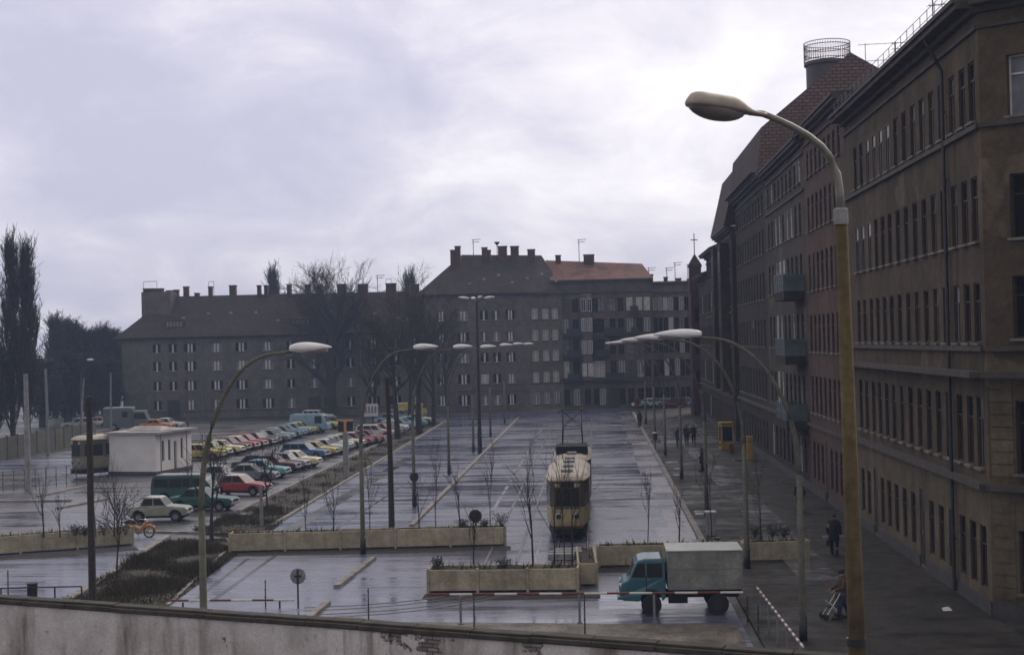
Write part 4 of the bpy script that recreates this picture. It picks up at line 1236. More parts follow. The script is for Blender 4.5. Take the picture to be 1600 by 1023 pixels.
# ------------------------------------------------------------------ border wall, planters, fences
def border_wall():
    a, b = Vector((-15.4, 36.75)), Vector((3.6, 29.4))
    d = (b - a).normalized(); A = a - d * 14; B = b + d * 9
    t = thing('border_wall', 'long whitewashed border wall across the foreground, plaster peeling off its bricks, dark coping', 'wall', (0, 0, 0))
    m, nt, bs = newmat('peeling_wall')
    # local frame along the wall for the bricks
    geo = nt.nodes.new('ShaderNodeNewGeometry')
    dot = nt.nodes.new('ShaderNodeVectorMath'); dot.operation = 'DOT_PRODUCT'; nt.links.new(geo.outputs['Position'], dot.inputs[0]); dot.inputs[1].default_value = (d.x, d.y, 0)
    sx = nt.nodes.new('ShaderNodeSeparateXYZ'); nt.links.new(geo.outputs['Position'], sx.inputs[0])
    cx = nt.nodes.new('ShaderNodeCombineXYZ'); nt.links.new(dot.outputs['Value'], cx.inputs[0]); nt.links.new(sx.outputs['Z'], cx.inputs[1])
    br = nt.nodes.new('ShaderNodeTexBrick'); nt.links.new(cx.outputs[0], br.inputs['Vector'])
    br.inputs['Scale'].default_value = 1; br.inputs['Brick Width'].default_value = .27; br.inputs['Row Height'].default_value = .09; br.inputs['Mortar Size'].default_value = .014
    br.inputs['Color1'].default_value = (.20, .165, .15, 1); br.inputs['Color2'].default_value = (.34, .31, .29, 1); br.inputs['Mortar'].default_value = (.10, .085, .075, 1)
    big = noise(nt, .22, 6, rough=.62); med = noise(nt, 1.1, 6); strk = noise(nt, .9, 5, stretch=(1.5, 1.5, .22))
    plas = mix(nt, (.72, .675, .655), (.50, .455, .435), mrange(nt, med, .4, .65, 0, .9))
    plas = mix(nt, plas, (.20, .16, .13), mrange(nt, strk, .52, .68, 0, .9))
    plas = mix(nt, plas, (.30, .25, .21), mrange(nt, noise(nt, 4.0, 4, rough=.7), .62, .68, 0, .7))
    # peeling is worst under the coping and right of the middle
    zf = mrange(nt, sx.outputs['Z'], 2.4, 3.4, -.04, .12)
    xf1 = mrange(nt, sx.outputs['X'], -5.6, -4.6, -.12, .07); xf2 = mrange(nt, sx.outputs['X'], -2.2, -.6, 0, -.15)
    def add_(p, q):
        n = nt.nodes.new('ShaderNodeMath'); n.operation = 'ADD'; nt.links.new(p, n.inputs[0]); nt.links.new(q, n.inputs[1]); return n.outputs[0]
    pk = noise(nt, .9, 5, rough=.65)
    fac = mrange(nt, add_(add_(add_(pk, zf), xf1), xf2), .66, .68, 0, 1)
    col = mix(nt, plas, br.outputs['Color'], fac)
    col = mix(nt, col, ramp(nt, noise(nt, 16, 5), [(.25, (.62, .6, .6)), (.7, (1, 1, 1))]), .75, 'MULTIPLY')
    nt.links.new(col, bs.inputs['Base Color']); bs.inputs['Roughness'].default_value = .92; bs.inputs['Specular IOR Level'].default_value = .2
    h = nt.nodes.new('ShaderNodeMath'); h.operation = 'MULTIPLY_ADD'; nt.links.new(br.outputs['Fac'], h.inputs[0]); nt.links.new(fac, h.inputs[1]); nt.links.new(noise(nt, 14, 4), h.inputs[2])
    bump(nt, bs, h.outputs[0], -.5, .03)
    mb = MB(); mb.slab(A, B, .40, -.5, 3.42); mb.build('wall', m, t)
    # piers standing a little proud, coping bricks
    mb = MB()
    for s in (.36, .42):
        p = A.lerp(B, 0) + d * (14 + (b - a).length * (s + .12)); mb.slab(p, p + d * .42, .1, -.5, 3.40, side=-.235)
    mb.build('pier', m, t)
    mb = MB()
    L = (B - A).length; n = int(L / 1.4)
    for i in range(n):
        p, q = A + d * (L * i / n), A + d * (L * (i + 1) / n - .012)
        z = 3.424 + rnd.uniform(-.0, .02)
        mb.slab(p, q, .52, z, z + .11); mb.slab(p + d * .005, q - d * .005, .34, z + .111, z + .17)
    mb.build('coping', simple('mossy_coping', (.052, .044, .035), .9, .45, 3, bmp=.4), t, bevel=.02)


def planter(label, pts, h=.92, depth=1.05, seg=3.2, group='concrete planters blocking the street', flip=False, soil=True):
    """troughs of cast panels between slim posts, pts along the front foot"""
    t = thing('concrete_planter', label, 'planter', (pts[0][0], pts[0][1], 0), 0, group)
    o0 = Vector((pts[0][0], pts[0][1]))
    for k in range(len(pts) - 1):
        a, b = Vector(pts[k][:2]) - o0, Vector(pts[k + 1][:2]) - o0
        d = (b - a); L = d.length; d /= L
        nrm = Vector((-d.y, d.x))
        n = max(1, round(L / seg))
        for i in range(n):
            p, q = a + d * (L * i / n + .06), a + d * (L * (i + 1) / n - .06)
            mb = MB(); dz = rnd.uniform(-.025, .01); sh = rnd.uniform(-.02, .02)
            mb.slab(p, q, .10, .08, h + dz, side=.05 + sh); mb.build('panel', M['concrete'], t, bevel=.012)
            mb = MB(); mb.slab(p, q, .10, .08, h + dz - .02, side=depth - .05); mb.build('panel', M['concrete'], t, bevel=.012)
        for i in range(n + 1):
            p = a + d * (L * i / n)
            for sd, hp in ((.06, h + .04), (depth - .06, h - .01)):
                mb = MB(); mb.slab(p - d * .055, p + d * .055, .16, 0, hp, side=sd); mb.build('post', M['concrete'], t)
        for e in (0, L):
            p = a + d * e; q = p + nrm * (depth - .1)
            mb = MB(); mb.slab(p + nrm * .145, q - nrm * .045, .08, .08, h - .01); mb.build('end_panel', M['concrete'], t)
        sb = MB()
        nn = int(L / .5)
        rows = []
        for i in range(nn + 1):
            p = a + d * (.06 + (L - .12) * i / nn)
            rows.append([p + nrm * f for f in (.11, .35, .7, depth - .11)])
        zz = lambda: h - .10 + rnd.uniform(-.06, .08)
        grid = [[(q.x, q.y, zz()) for q in r] for r in rows]
        for i in range(nn):
            for j in range(3):
                sb.face([grid[i][j], grid[i + 1][j], grid[i + 1][j + 1], grid[i][j + 1]])
        sb.build('soil', M['soil'], t)
    # dry weeds and tufts that are no more than ground cover
    w = MB()
    for k in range(len(pts) - 1):
        a, b = Vector(pts[k][:2]) - o0, Vector(pts[k + 1][:2]) - o0
        d = (b - a); L = d.length; d /= L; nrm = Vector((-d.y, d.x))
        for i in range(int(L * 26)):
            s = rnd.random() * L
            if math.sin(s * 1.7 + pts[0][0]) + math.sin(s * .6) < rnd.uniform(-1.2, .9): continue
            p = a + d * s + nrm * rnd.uniform(.15, depth - .15); hh = rnd.uniform(.08, .38)
            an = rnd.random() * 6.3; wd = rnd.uniform(.015, .05)
            w.face([(p.x - math.cos(an) * wd, p.y - math.sin(an) * wd, h - .1), (p.x + math.cos(an) * wd, p.y + math.sin(an) * wd, h - .1), (p.x + rnd.gauss(0, .1), p.y + rnd.gauss(0, .1), h - .1 + hh)])
    if w.f: w.build('weeds', M['shrubleaf'], t)['kind'] = 'stuff'
    return t


def tuft(loc, r, h, label, n=240):
    t = thing('evergreen_shrub', label, 'shrub', loc, 0, 'low shrubs in the planters')
    mb, st = MB(), MB()
    for i in range(7):
        an = i * .9; e = Vector((math.cos(an) * r * .6, math.sin(an) * r * .6, h * .75)); st.tube([(0, 0, -.08), e * .5 + Vector((0, 0, .05)), e], [.015, .012, .006], 3, cap=False)
        for k in range(n // 7):
            c = e * rnd.uniform(.2, 1.1) + Vector((rnd.gauss(0, r * .3), rnd.gauss(0, r * .3), rnd.gauss(0, h * .15)))
            c.z = max(.0, c.z)
            u = Vector((rnd.gauss(0, 1), rnd.gauss(0, 1), rnd.gauss(.4, 1))).normalized() * rnd.uniform(.05, .11); v = u.orthogonal().normalized() * .022
            mb.face([c - v, c + u * .5 + v, c + u, c + u * .4 - v * 1.5])
    mb.build('foliage', M['shrubleaf'], t); st.build('stem', M['twig'], t)


def planters():
    A0, A1 = G(359, 863), G(790, 852)
    planter('long middle concrete planter spanning the left carriageway behind the lamp post', [A0, A1], seg=2.6)
    L0, L1 = G(-60, 872), G(208, 851)
    planter('left concrete planter beside the orange moped', [L0, L1], seg=3.0)
    B0, B1, = G(669, 926), G(903, 924)
    planter('front concrete planter just behind the barrier, in front of the tram', [B0, B1], seg=2.0, depth=1.5)
    b0, b1 = G(905, 915.5), G(933, 915)
    planter('short set back planter end piece between front planter and truck', [b0, b1], seg=2.0, depth=5.0)
    C0, C1, = G(936, 886), G(1164, 881)
    planter('right concrete planter directly behind the truck', [C0, C1], seg=3.3)
    planter('short right planter on the pavement beyond the truck tail', [G(1168, 879), G(1264, 877)], seg=1.5, depth=1.0)
    for x, y, r, h, lab in ((118, 833, .35, .55, 'low dark shrub left of the tarred mast in the left planter'), (162, 832, .45, .75, 'pointed dark shrub right of the tarred mast in the left planter'), (196, 831, .8, 1.0, 'bushy dark shrub at the moped end of the left planter'), (133, 833, .3, .5, 'smallest dark shrub close to the tarred mast in the left planter'),
                         (724, 822, .4, .5, 'low shrub beside the round sign in the middle planter'), (783, 820, .45, .7, 'shrub at the tram end of the middle planter'), (757, 822, .3, .45, 'low shrub right of the round sign in the middle planter'),
                         (684, 884, .3, .45, 'small green shrub at the left end of the front planter'), (787, 884, .5, .4, 'low shrub in the middle of the front planter'), (1180, 836, .4, .6, 'shrub at the street end of the short right planter'), (1207, 836, .45, .65, 'middle shrub of the short right planter'), (1225, 836, .4, .6, 'shrub at the house end of the short right planter')):
        p = G(x, y + 2, .84); tuft((p.x, p.y, .82), r, h, lab)
    # inner heap of old kerb stones where the track ends
    t = thing('stone_stack', 'stack of old kerb stones in the trough between planter and tram', 'stack', (G(893, 893).x, G(893, 893).y, 0))
    mb = MB(); q = random.Random(4)
    for k in range(9):
        mb.box(-1.05 + q.uniform(0, .3), .2 + q.uniform(-.1, .3), -.6 + (k % 3) * .7, -.1 + (k % 3) * .7, (k // 3) * .3, (k // 3) * .3 + .27)
    mb.build('kerb_stones', M['concrete_grey'], t, bevel=.02)


def concrete_fence():
    t = thing('concrete_fence', 'grey concrete panel fence along the road at far left', 'fence', (0, 0, 0))
    a, b = G(-40, 728), G(150, 690)
    a, b = Vector(a[:2]), Vector(b[:2]); d = (b - a); L = d.length; d /= L
    n = 13
    for i in range(n):
        mb = MB(); mb.slab(a + d * (L * i / n + .1), a + d * (L * (i + 1) / n - .1), .08, 0.02, 2.15)
        mb.build('panel', M['fence_conc'], t)
        mb = MB(); mb.slab(a + d * (L * i / n - .095), a + d * (L * i / n + .095), .2, 0, 2.28); mb.build('post', M['fence_conc'], t)
    t = thing('mesh_fence', 'low wire fence on thin posts along the left tram road', 'fence', (0, 0, 0))
    a, b = Vector(G(-30, 772)[:2]), Vector(G(120, 757)[:2]); d = (b - a); L = d.length; d /= L
    mb = MB()
    for i in range(10): p = a + d * (L * i / 9); mb.tube([(p.x, p.y, 0), (p.x, p.y, 1.5)], .03, 5)
    mb.build('post', M['metal_dark'], t)
    mb = MB()
    for z in (.2, .8, 1.45): mb.tube([(a.x, a.y, z), (b.x, b.y, z)], .012, 3)
    for i in range(90):
        p = a + d * (L * i / 90); mb.tube([(p.x, p.y, .1), (p.x, p.y, 1.45)], .006, 3, cap=False)
    mb.build('wire', M['metal_dark'], t)
    t = thing('pipe_railing', 'low dark pipe railing behind the border wall at left', 'railing', (0, 0, 0))
    mb = MB()
    a, b = G(-40, 948, .0), G(128, 944, .0)
    A, B = Vector((a.x, a.y)), Vector((b.x, b.y))
    mb.tube([(A.x, A.y, .72), (B.x, B.y, .72)], .03, 5); mb.build('rail', M['metal_dark'], t)
    for k in range(5):
        p = A.lerp(B, k / 4); mb = MB(); mb.tube([(p.x, p.y, 0), (p.x, p.y, .72)], .035, 6); mb.build('post', M['metal_dark'], t)


# ------------------------------------------------------------------ lamps, masts, signs
def curved_lamp_meshes(arm, HL):
    """tapered concrete pole that bends over into an arm, cap and long egg-shaped head; local arm towards +x"""
    H = 9.95
    pole, armm, head, lens, foot = MB(), MB(), MB(), MB(), MB()
    pole.tube([(0, 0, 0), (0, 0, 1.2), (0, 0, 5.4)], [.125, .115, .095], 10)
    foot.tube([(0, 0, -.02), (0, 0, .9)], [.14, .135], 10)
    pts, rs = [], []
    n = 16
    for i in range(n + 1):
        t = i / n * math.pi / 2
        e = 1.25
        x = (arm - 1.2) * (1 - math.cos(t) ** (2 / 2.0)); z = 5.4 + (H - 5.4 - .12) * math.sin(t)
        pts.append((x, 0, z)); rs.append(.092 - .052 * i / n)
    pts.append((arm - .6, 0, H - .06)); rs.append(.04)
    armm.tube(pts, rs, 8)
    L = HL
    def egg(b, scale_z, off):
        n = 12; rings = []
        for i in range(n + 1):
            u = i / n; x = arm - L * .63 + L * u
            w = .235 * math.sin(math.pi * min(1, (u * .93 + .07)) ** .72) ** .75 + .02
            rings.append([(x, w * math.cos(6.2832 * k / 12) * 1.05, H + off + w * scale_z * math.sin(6.2832 * k / 12) * (1 if math.sin(6.2832 * k / 12) > 0 else .6) + .03 * u) for k in range(12)])
        b.rings(rings)
    egg(head, .72, 0)
    n = 8; rings = []
    for i in range(n + 1):
        u = i / n; x = arm - L * .3 + L * .57 * u; w = .15 * math.sin(math.pi * (u * .9 + .05)) ** .6
        rings.append([(x, w * math.cos(6.2832 * k / 10), H - .075 + w * .55 * math.sin(6.2832 * k / 10)) for k in range(10)])
    lens.rings(rings)
    return [('pole', pole, 'lamp_conc'), ('foot_sleeve', foot, 'metal_dark'), ('arm', armm, 'lamp_conc'), ('head', head, 'lamp_head'), ('lens', lens, 'lamp_lens')]


def street_lamps():
    sets = {}
    for side, arm, hl in (('left', 3.4, 1.2), ('right', 4.05, 1.6)):
        sets[side] = [(n, b.mesh(n, M[m], True), ) for n, b, m in curved_lamp_meshes(arm, hl)]
    def lamp(side, x, y, rz, label, sz=1.0):
        t = thing('street_lamp', label, 'street lamp', (x, y, 0), rz, 'curved arm street lamps lining the carriageway')
        t.scale = (1, 1, sz)
        hd = None
        for n, me in sets[side]:
            o = bpy.data.objects.new(n, me); C.objects.link(o)
            o.parent = hd if n == 'lens' else t
            if n == 'head': hd = o
    L = [(40.2, 'curved lamp nearest on the left, its arm crossing the long grey block'), (68.0, 'curved lamp rising in front of the middle planter'), (87.5, 'curved lamp carrying a round sign, left of the median kerb'),
         (108.5, 'stout curved lamp on the median kerb, fourth of the left row'), (130.5, 'fifth curved lamp of the left row, just left of the tall mast'), (152, 'sixth curved lamp of the left row, right of the tall mast'), (176, 'last curved lamp of the left row, farthest down the street')]
    for (y, lab), sz in zip(L, (1.0, .99, .983, .974, .98, .985, .98)): lamp('left', -11.35, y, R(rnd.uniform(-3, 6)), lab, sz)
    Rr = [(46.8, 6.55, 'curved lamp nearest on the right pavement, arm over the truck'), (61.5, 6.3, 'curved lamp rising behind the truck box'), (79.6, 6.0, 'third curved lamp of the right row, on the brown pavement'),
          (101, 5.9, 'fourth curved lamp of the right row, beside the walker in black'), (122, 5.8, 'fifth curved lamp of the right row, carrying a small box'), (143, 5.8, 'sixth curved lamp of the right row'), (168, 5.8, 'last curved lamp of the right row, nearest the far cars')]
    for (y, x, lab), sz in zip(Rr, (1.017, 1.01, 1.0, .985, .98, .97, .97)): lamp('right', x, y, math.pi + R(rnd.uniform(-5, 3)), lab, sz)
    # tall mast with four heads
    p = G(750, 709)
    t = thing('lamp_mast', 'tall slim mast with four lamp heads above the street', 'lamp mast', (p.x, p.y, 0))
    top = P(750, 466, p.y).z
    mb = MB(); mb.tube([(0, 0, 0), (0, 0, 4), (0, 0, top - .3)], [.22, .15, .09], 8); mb.build('mast', M['metal_dark'], t)
    for k in range(4):
        a = k * math.pi / 2 + .35
        dx, dy = math.cos(a), math.sin(a)
        mb = MB(); mb.tube([(0, 0, top - .5), (dx * .4, dy * .4, top - .1), (dx * .9, dy * .9, top)], .04, 5); o = mb.build('arm', M['metal_dark'], t)
        mb = MB(); rg = []
        for i in range(7):
            u = i / 6; w = .2 * math.sin(math.pi * (.1 + .85 * u)) + .01; c = Vector((dx * (.7 + u * 1.0), dy * (.7 + u * 1.0), top + .02 + .1 * u))
            rg.append([c + Vector((-dy, dx, 0)) * w * math.cos(q * .785) + Vector((0, 0, w * .6 * math.sin(q * .785))) for q in range(8)])
        mb.rings(rg); mb.build('head', M['lamp_head'], o, smooth=True)
    # the big ochre lamp in front
    Y = 15.0
    b0, b1, tp = P(1346, 1200, Y), P(1339, 1000, Y), P(1314, 332, Y)
    t = thing('street_lamp', 'huge ochre painted lamp post nearest the camera with grey drooping head', 'street lamp', (0, 0, 0))
    dirv = (tp - b1).normalized(); foot = b1 - dirv * (b1.z / dirv.z)
    mb = MB(); mb.tube([foot, b1 - dirv * .0, tp], [.11, .09, .064], 16)
    mb.build('pole', M['pole_yellow'], t, smooth=True)
    mb = MB(); q = P(1338, 1002, Y); mb.tube([q - dirv * .04, q + dirv * .04], .103, 16); mb.build('band', M['metal_dark'], t)
    j0, j1 = P(1314, 351, Y), P(1313.5, 325, Y)
    mb = MB(); mb.tube([j0, j0.lerp(j1, .2), j0.lerp(j1, .9), j1], [.074, .078, .076, .06], 12); mb.build('collar', M['concrete_grey'], t)
    pts = [P(x, y, Y + dy) for x, y, dy in ((1313.5, 330, 0), (1312, 300, 0), (1308, 272, 0), (1298, 248, -.05), (1283, 229, -.1), (1262, 212, -.2), (1236, 197, -.3), (1210, 185, -.4), (1192, 178, -.45), (1170, 176, -.5))]
    mb = MB(); mb.tube(pts, [.045, .043, .042, .04, .039, .037, .035, .034, .034, .03], 12); mb.build('arm', M['big_arm'], t, smooth=True)
    # head: casing above, lens bowl below
    a, e = P(1196, 181, Y - .45), P(1074, 161, Y - .85)
    ax = (e - a); L = ax.length; ax.normalize(); up = Vector((0, 0, 1)) - ax * ax.z; up.normalize(); sd = ax.cross(up)
    def shell(lo, hi, wmul, z0, m, name, par):
        mb = MB(); rings = []; n = 20; k = 16
        for i in range(n + 1):
            u = i / n
            s_ = min(1, max(0, (u - .10) / .34)); s_ = s_ * s_ * (3 - 2 * s_)
            w = (.034 + .110 * s_) * (1 if u < .84 else math.sqrt(max(0, 1 - ((u - .84) / .165) ** 2)) ** .8) + .004
            c = a + ax * (L * u)
            rings.append([c + sd * (w * wmul * math.cos(6.2832 * q / k)) + up * (w * (hi if math.sin(6.2832 * q / k) > 0 else lo) * math.sin(6.2832 * q / k) + z0) for q in range(k)])
        mb.rings(rings); return mb.build(name, m, par, smooth=True)
    hd = shell(.25, .92, 1.0, .0, M['big_head'], 'head', t)
    mb = MB(); rings = []; k = 16
    for i in range(15):
        u = i / 14; w = .128 * math.sin(math.pi * (.04 + u * .92)) ** .5; c = a + ax * (L * (.30 + .66 * u))
        rings.append([c + sd * (w * math.cos(6.2832 * q / k)) + up * (w * (.95 if math.sin(6.2832 * q / k) < 0 else .3) * math.sin(6.2832 * q / k) - .012) for q in range(k)])
    mb.rings(rings); mb.build('lens', M['lamp_lens'], hd, smooth=True)


def masts():
    g = 'masts and poles'
    def mast(px, pb, pt, r0, r1, mat, label, base=None, cap=False, lean=0):
        p = base or G(px, pb)
        q = P(pt[0], pt[1], p.y)
        t = thing('mast', label, 'mast', (p.x, p.y, 0), 0, g)
        mb = MB(); mb.tube([(0, 0, -.05), (lean * q.z * .5, 0, q.z * .5), (q.x - p.x, 0, q.z)], [r0, (r0 + r1) / 2, r1], 10); o = mb.build('shaft', M[mat], t)
        if cap:
            mb = MB(); mb.tube([(q.x - p.x, 0, q.z - .25), (q.x - p.x, 0, q.z + .05)], [r1 * 1.35, r1 * 1.35], 10); mb.build('cap', M['metal_dark'], t)
        return t
    b = P(143, 960, 52); b.z = 0
    mast(143, 960, (139, 621), .15, .11, 'wood', 'tall tarred wooden mast in front of the left planter', Vector((P(144, 900, 52).x, 52, 0)), True)
    mast(612, 834, (604.5, 590), .17, .11, 'wood', 'tall tarred mast behind the middle planter', Vector((P(612, 818, 76).x, 76, 0)))
    mast(44, 768, (40, 584), .24, .16, 'concrete_grey', 'pale concrete mast near the left tram')
    mast(75, 712, (71, 576), .16, .12, 'metal_grey', 'thin grey mast in front of the poplars')
    mast(129, 690, (131, 590), .12, .08, 'concrete_grey', 'pale slim mast left of the grey bus')
    mast(174, 682, (173, 582), .14, .1, 'metal_grey', 'slim mast beside the roof end of the grey bus')
    mast(294, 682, (293, 578), .11, .09, 'pole_yellow', 'pale wooden pole before the doorway of the long block')
    mast(1190, 735, (1170, 440), .0, .0, 'metal_dark', '', None) if False else None
    mast(409, 823, (407, 757), .1, .09, 'concrete_grey', 'short pale concrete post standing in the verge before the cars')
    # left lamps far away
    for x, yb, yt, lab in ((127, 685, 562, 'small white lamp on the pale mast near the poplars'),):
        p = G(x, yb); q = P(138, yt, p.y)
        t = thing('street_lamp', 'tiny white lamp head on a thin bent pole near the poplars', 'street lamp', (p.x, p.y, 0))
        mb = MB(); mb.tube([(0, 0, 0), (0.1, 0, q.z * .8), (q.x - p.x, 0, q.z)], [.1, .07, .04], 6); mb.build('pole', M['lamp_conc'], t)
        mb = MB(); mb.rings([[Vector((q.x - p.x + .15 + u, w * math.cos(k * .785), q.z + w * .6 * math.sin(k * .785))) for k in range(8)] for u, w in ((-.35, .05), (-.1, .22), (.25, .22), (.5, .04))]); mb.build('head', M['lamp_head'], t, True)
    # T board in the car park
    p = G(541, 742)
    t = thing('stop_board', 'T shaped stop board, orange top on a concrete post, by the car park', 'sign post', (p.x, p.y, 0))
    z1 = P(541, 655, p.y).z
    mb = MB(); mb.box(-.2, .2, -.16, .16, 0, z1 - 1.0); mb.build('post', M['concrete_grey'], t, bevel=.02)
    mb = MB(); mb.box(-.62, .62, -.1, .1, z1 - .13, z1); o = mb.build('top_bar', M['orange'], t); mb = MB(); mb.box(-.1, .1, -.1, .1, z1 - 1.0, z1 - .135); mb.build('stem', M['orange'], t)
    mb = MB(); mb.box(-.58, .58, .105, .14, z1 - .95, z1 - .16); mb.build('back_board', M['metal_dark'], t)
    # white notice board
    p = G(580, 664)
    t = thing('notice_board', 'white notice board on two posts before the long block', 'notice board', (p.x, p.y, 0))
    mb = MB(); mb.box(-.9, .9, -.05, .05, 1.1, 2.7); mb.build('board', M['white'], t)
    for s in (-1, 1):
        mb = MB(); mb.box(s * .8 - .05, s * .8 + .05, .06, .14, 0, 2.7); mb.build('leg', M['metal_dark'], t)
    mb = MB()
    for k in range(4): mb.box(-.75 + k * .4, -.5 + k * .4, -.056, -.0501, 1.5, 2.4)
    mb.build('notice', M['metal_grey'], t)


def round_sign(px, base, py, r, label, back=True, mat='metal_grey', polemat='metal_dark', loc=None, z=None):
    p = loc or G(px, base)
    zc = z if z is not None else P(px, py, p.y).z
    t = thing('round_sign', label, 'road sign', (p.x, p.y, loc.z if loc else 0), 0, 'road signs')
    zb = loc.z if loc else 0
    mb = MB(); mb.tube([(0, 0, 0), (0, 0, zc - zb + r * .9)], .035, 8); mb.build('pole', M[polemat], t)
    mb = MB(); mb.disc((0, .06, zc - zb), (0, 1, 0), r, .02, 24); o = mb.build('plate', M[mat], t)
    mb = MB(); mb.tube([(r * math.cos(k * .2618), .06, zc - zb + r * math.sin(k * .2618)) for k in range(25)], .016, 4, cap=False); mb.build('rim', M['metal_grey'], o)
    mb = MB(); mb.box(-r * .5, r * .5, .01, .048, zc - zb - .03, zc - zb + .03); mb.build('bracket', M['metal_dark'], t)
    return t


def signs():
    round_sign(466, 949, 900, .29, 'back of a pale round sign on a dark post at the left barrier', mat='concrete_grey', polemat='wood')
    p = G(743, 822, .84)
    round_sign(743, 822, 806, .32, 'back of a dark round sign standing in the middle planter', mat='wood', loc=Vector((p.x, p.y, .82)))
    t = round_sign(648, 793, 745, .28, 'back of a dark round sign fixed to the third left lamp', mat='metal_dark', loc=None)
    p = G(997, 667)
    round_sign(997, 667, 627, .42, 'red round sign on a post at the far right kerb', mat='red')
    # box on lamp and small litter bins on the pavement
    for x, b, yt, w, lab, m in ((1031, 711, 660, .5, 'small grey switch box fixed to the fifth right lamp', 'metal_grey'),):
        p = G(x, b); z = P(x, yt, p.y).z
        t = thing('switch_box', lab, 'switch box', (p.x - .05, p.y - .25, z), 0)
        mb = MB(); mb.box(-w / 2, w / 2, -.12, .12, -.45, .2); mb.build('case', M[m], t, bevel=.02); mb = MB(); mb.box(-w / 2 + .05, w / 2 - .05, -.135, -.121, -.4, .15); mb.build('door', M['concrete_grey'], t)
    p = G(1024, 705)
    t = thing('litter_bin', 'slim litter bin with pale lid on the far right kerb', 'litter bin', (p.x, p.y, .12))
    mb = MB(); mb.tube([(0, 0, 0), (0, 0, .9)], .04, 6); mb.build('post', M['metal_dark'], t); mb = MB(); mb.tube([(0, -.1, .9), (0, -.1, 1.5)], [.17, .2], 10); mb.build('bucket', M['metal_dark'], t); mb = MB(); mb.tube([(0, -.1, 1.501), (0, -.1, 1.6)], [.24, .24], 10); mb.build('lid', M['lamp_head'], t)
    p = G(1115, 843, .12)
    t = thing('litter_bin', 'grey litter box with white top on the pavement behind the right planter', 'litter bin', (p.x, p.y + 1.6, .12))
    mb = MB(); mb.box(-.22, .22, -.2, .2, 0, 1.15); mb.build('body', M['concrete_grey'], t, bevel=.02); mb = MB(); mb.box(-.27, .27, -.25, .25, 1.152, 1.22); mb.build('lid', M['white'], t)
    p = G(51, 944)
    t = thing('litter_bin', 'dark green litter bin behind the border wall at left', 'litter bin', (p.x, p.y, 0))
    mb = MB(); mb.tube([(0, 0, .2), (0, 0, .8)], [.19, .2], 12); mb.build('bucket', M['metal_dark'], t); mb = MB(); mb.tube([(0, 0, .801), (0, 0, .86)], [.215, .215], 12); mb.build('rim', M['wood'], t); mb = MB(); mb.tube([(0, 0, 0), (0, 0, .199)], [.13, .13], 12); mb.build('stand', M['concrete_grey'], t)
    # telephone box and letter box
    p = G(1135, 703)
    t = thing('phone_booth', 'yellow glazed telephone box by the dark shop fronts', 'phone booth', (p.x, p.y, .12), R(8))
    w, h = .5, 2.25
    mb = MB()
    for sx in (-1, 1):
        for sy in (-1, 1): mb.box(sx * w - .06, sx * w + .06, sy * w - .06, sy * w + .06, 0, h)
    for z in (0, .55, h - .25): 
        for sy in (-1, 1): mb.box(-w + .061, w - .061, sy * w - .05, sy * w + .05, z + .002, z + (.16 if z else .2))
        for sx in (-1, 1): mb.box(sx * w - .05, sx * w + .05, -w + .061, w - .061, z + .002, z + (.16 if z else .2))
    mb.build('frame', M['yellow'], t)
    mb = MB(); mb.box(-w - .1, w + .1, -w - .1, w + .1, h + .001, h + .14); mb.build('roof', M['yellow'], t, bevel=.03)
    for s in (-1, 1):
        mb = MB(); mb.box(-w + .062, w - .062, s * w - .01, s * w + .01, .72, h - .26); mb.build('glass_panel', M['glass'], t)
        mb = MB(); mb.box(s * w - .01, s * w + .01, -w + .062, w - .062, .72, h - .26); mb.build('glass_panel', M['glass'], t)
        mb = MB(); mb.box(-w + .062, w - .062, s * w - .012, s * w + .012, .21, .548); mb.build('kick_panel', M['yellow'], t)
    p = G(1166, 720)
    t = thing('post_box', 'slim yellow post box column near the telephone box', 'post box', (p.x + .3, p.y, .12))
    mb = MB(); mb.box(-.22, .22, -.2, .2, 0, 1.75); mb.build('body', M['yellow'], t, bevel=.03); mb = MB(); mb.box(-.25, .25, -.23, .23, 1.752, 1.9); mb.build('cap', M['yellow'], t, bevel=.03); mb = MB(); mb.box(-.14, .14, -.215, -.202, 1.4, 1.46); mb.build('slot', M['metal_dark'], t)
    p = G(1143, 711)
    t = thing('red_bin', 'low dark red bin between telephone box and post box', 'litter bin', (p.x, p.y, .12))
    mb = MB(); mb.box(-.2, .2, -.18, .18, .1, .85); mb.build('body', M['red'], t, bevel=.03); mb = MB(); mb.box(-.05, .05, -.05, .05, 0, .099); mb.build('foot', M['metal_dark'], t)
    p = G(1479, 958)
    mb = MB(); mb.face([(p.x - .16, p.y - .2, .131), (p.x + .18, p.y - .12, .131), (p.x + .2, p.y + .2, .14), (p.x - .12, p.y + .17, .15)]); mb.face([(p.x - .12, p.y + .17, .15), (p.x + .2, p.y + .2, .14), (p.x + .15, p.y + .33, .19), (p.x - .05, p.y + .28, .17)])
    o = mb.build('paper_scrap', M['white']); o.modifiers.new('thick', 'SOLIDIFY').thickness = .004
    tag(o, 'white crumpled paper lying on the pavement by the corner house', 'paper')


def striped_bar(mb, a, b, r, seg, box=False):
    a, b = Vector(a), Vector(b); L = (b - a).length; n = max(2, round(L / seg))
    for i in range(n):
        mb.tube([a.lerp(b, i / n), a.lerp(b, (i + 1) / n)], r, 8, m=i % 2)


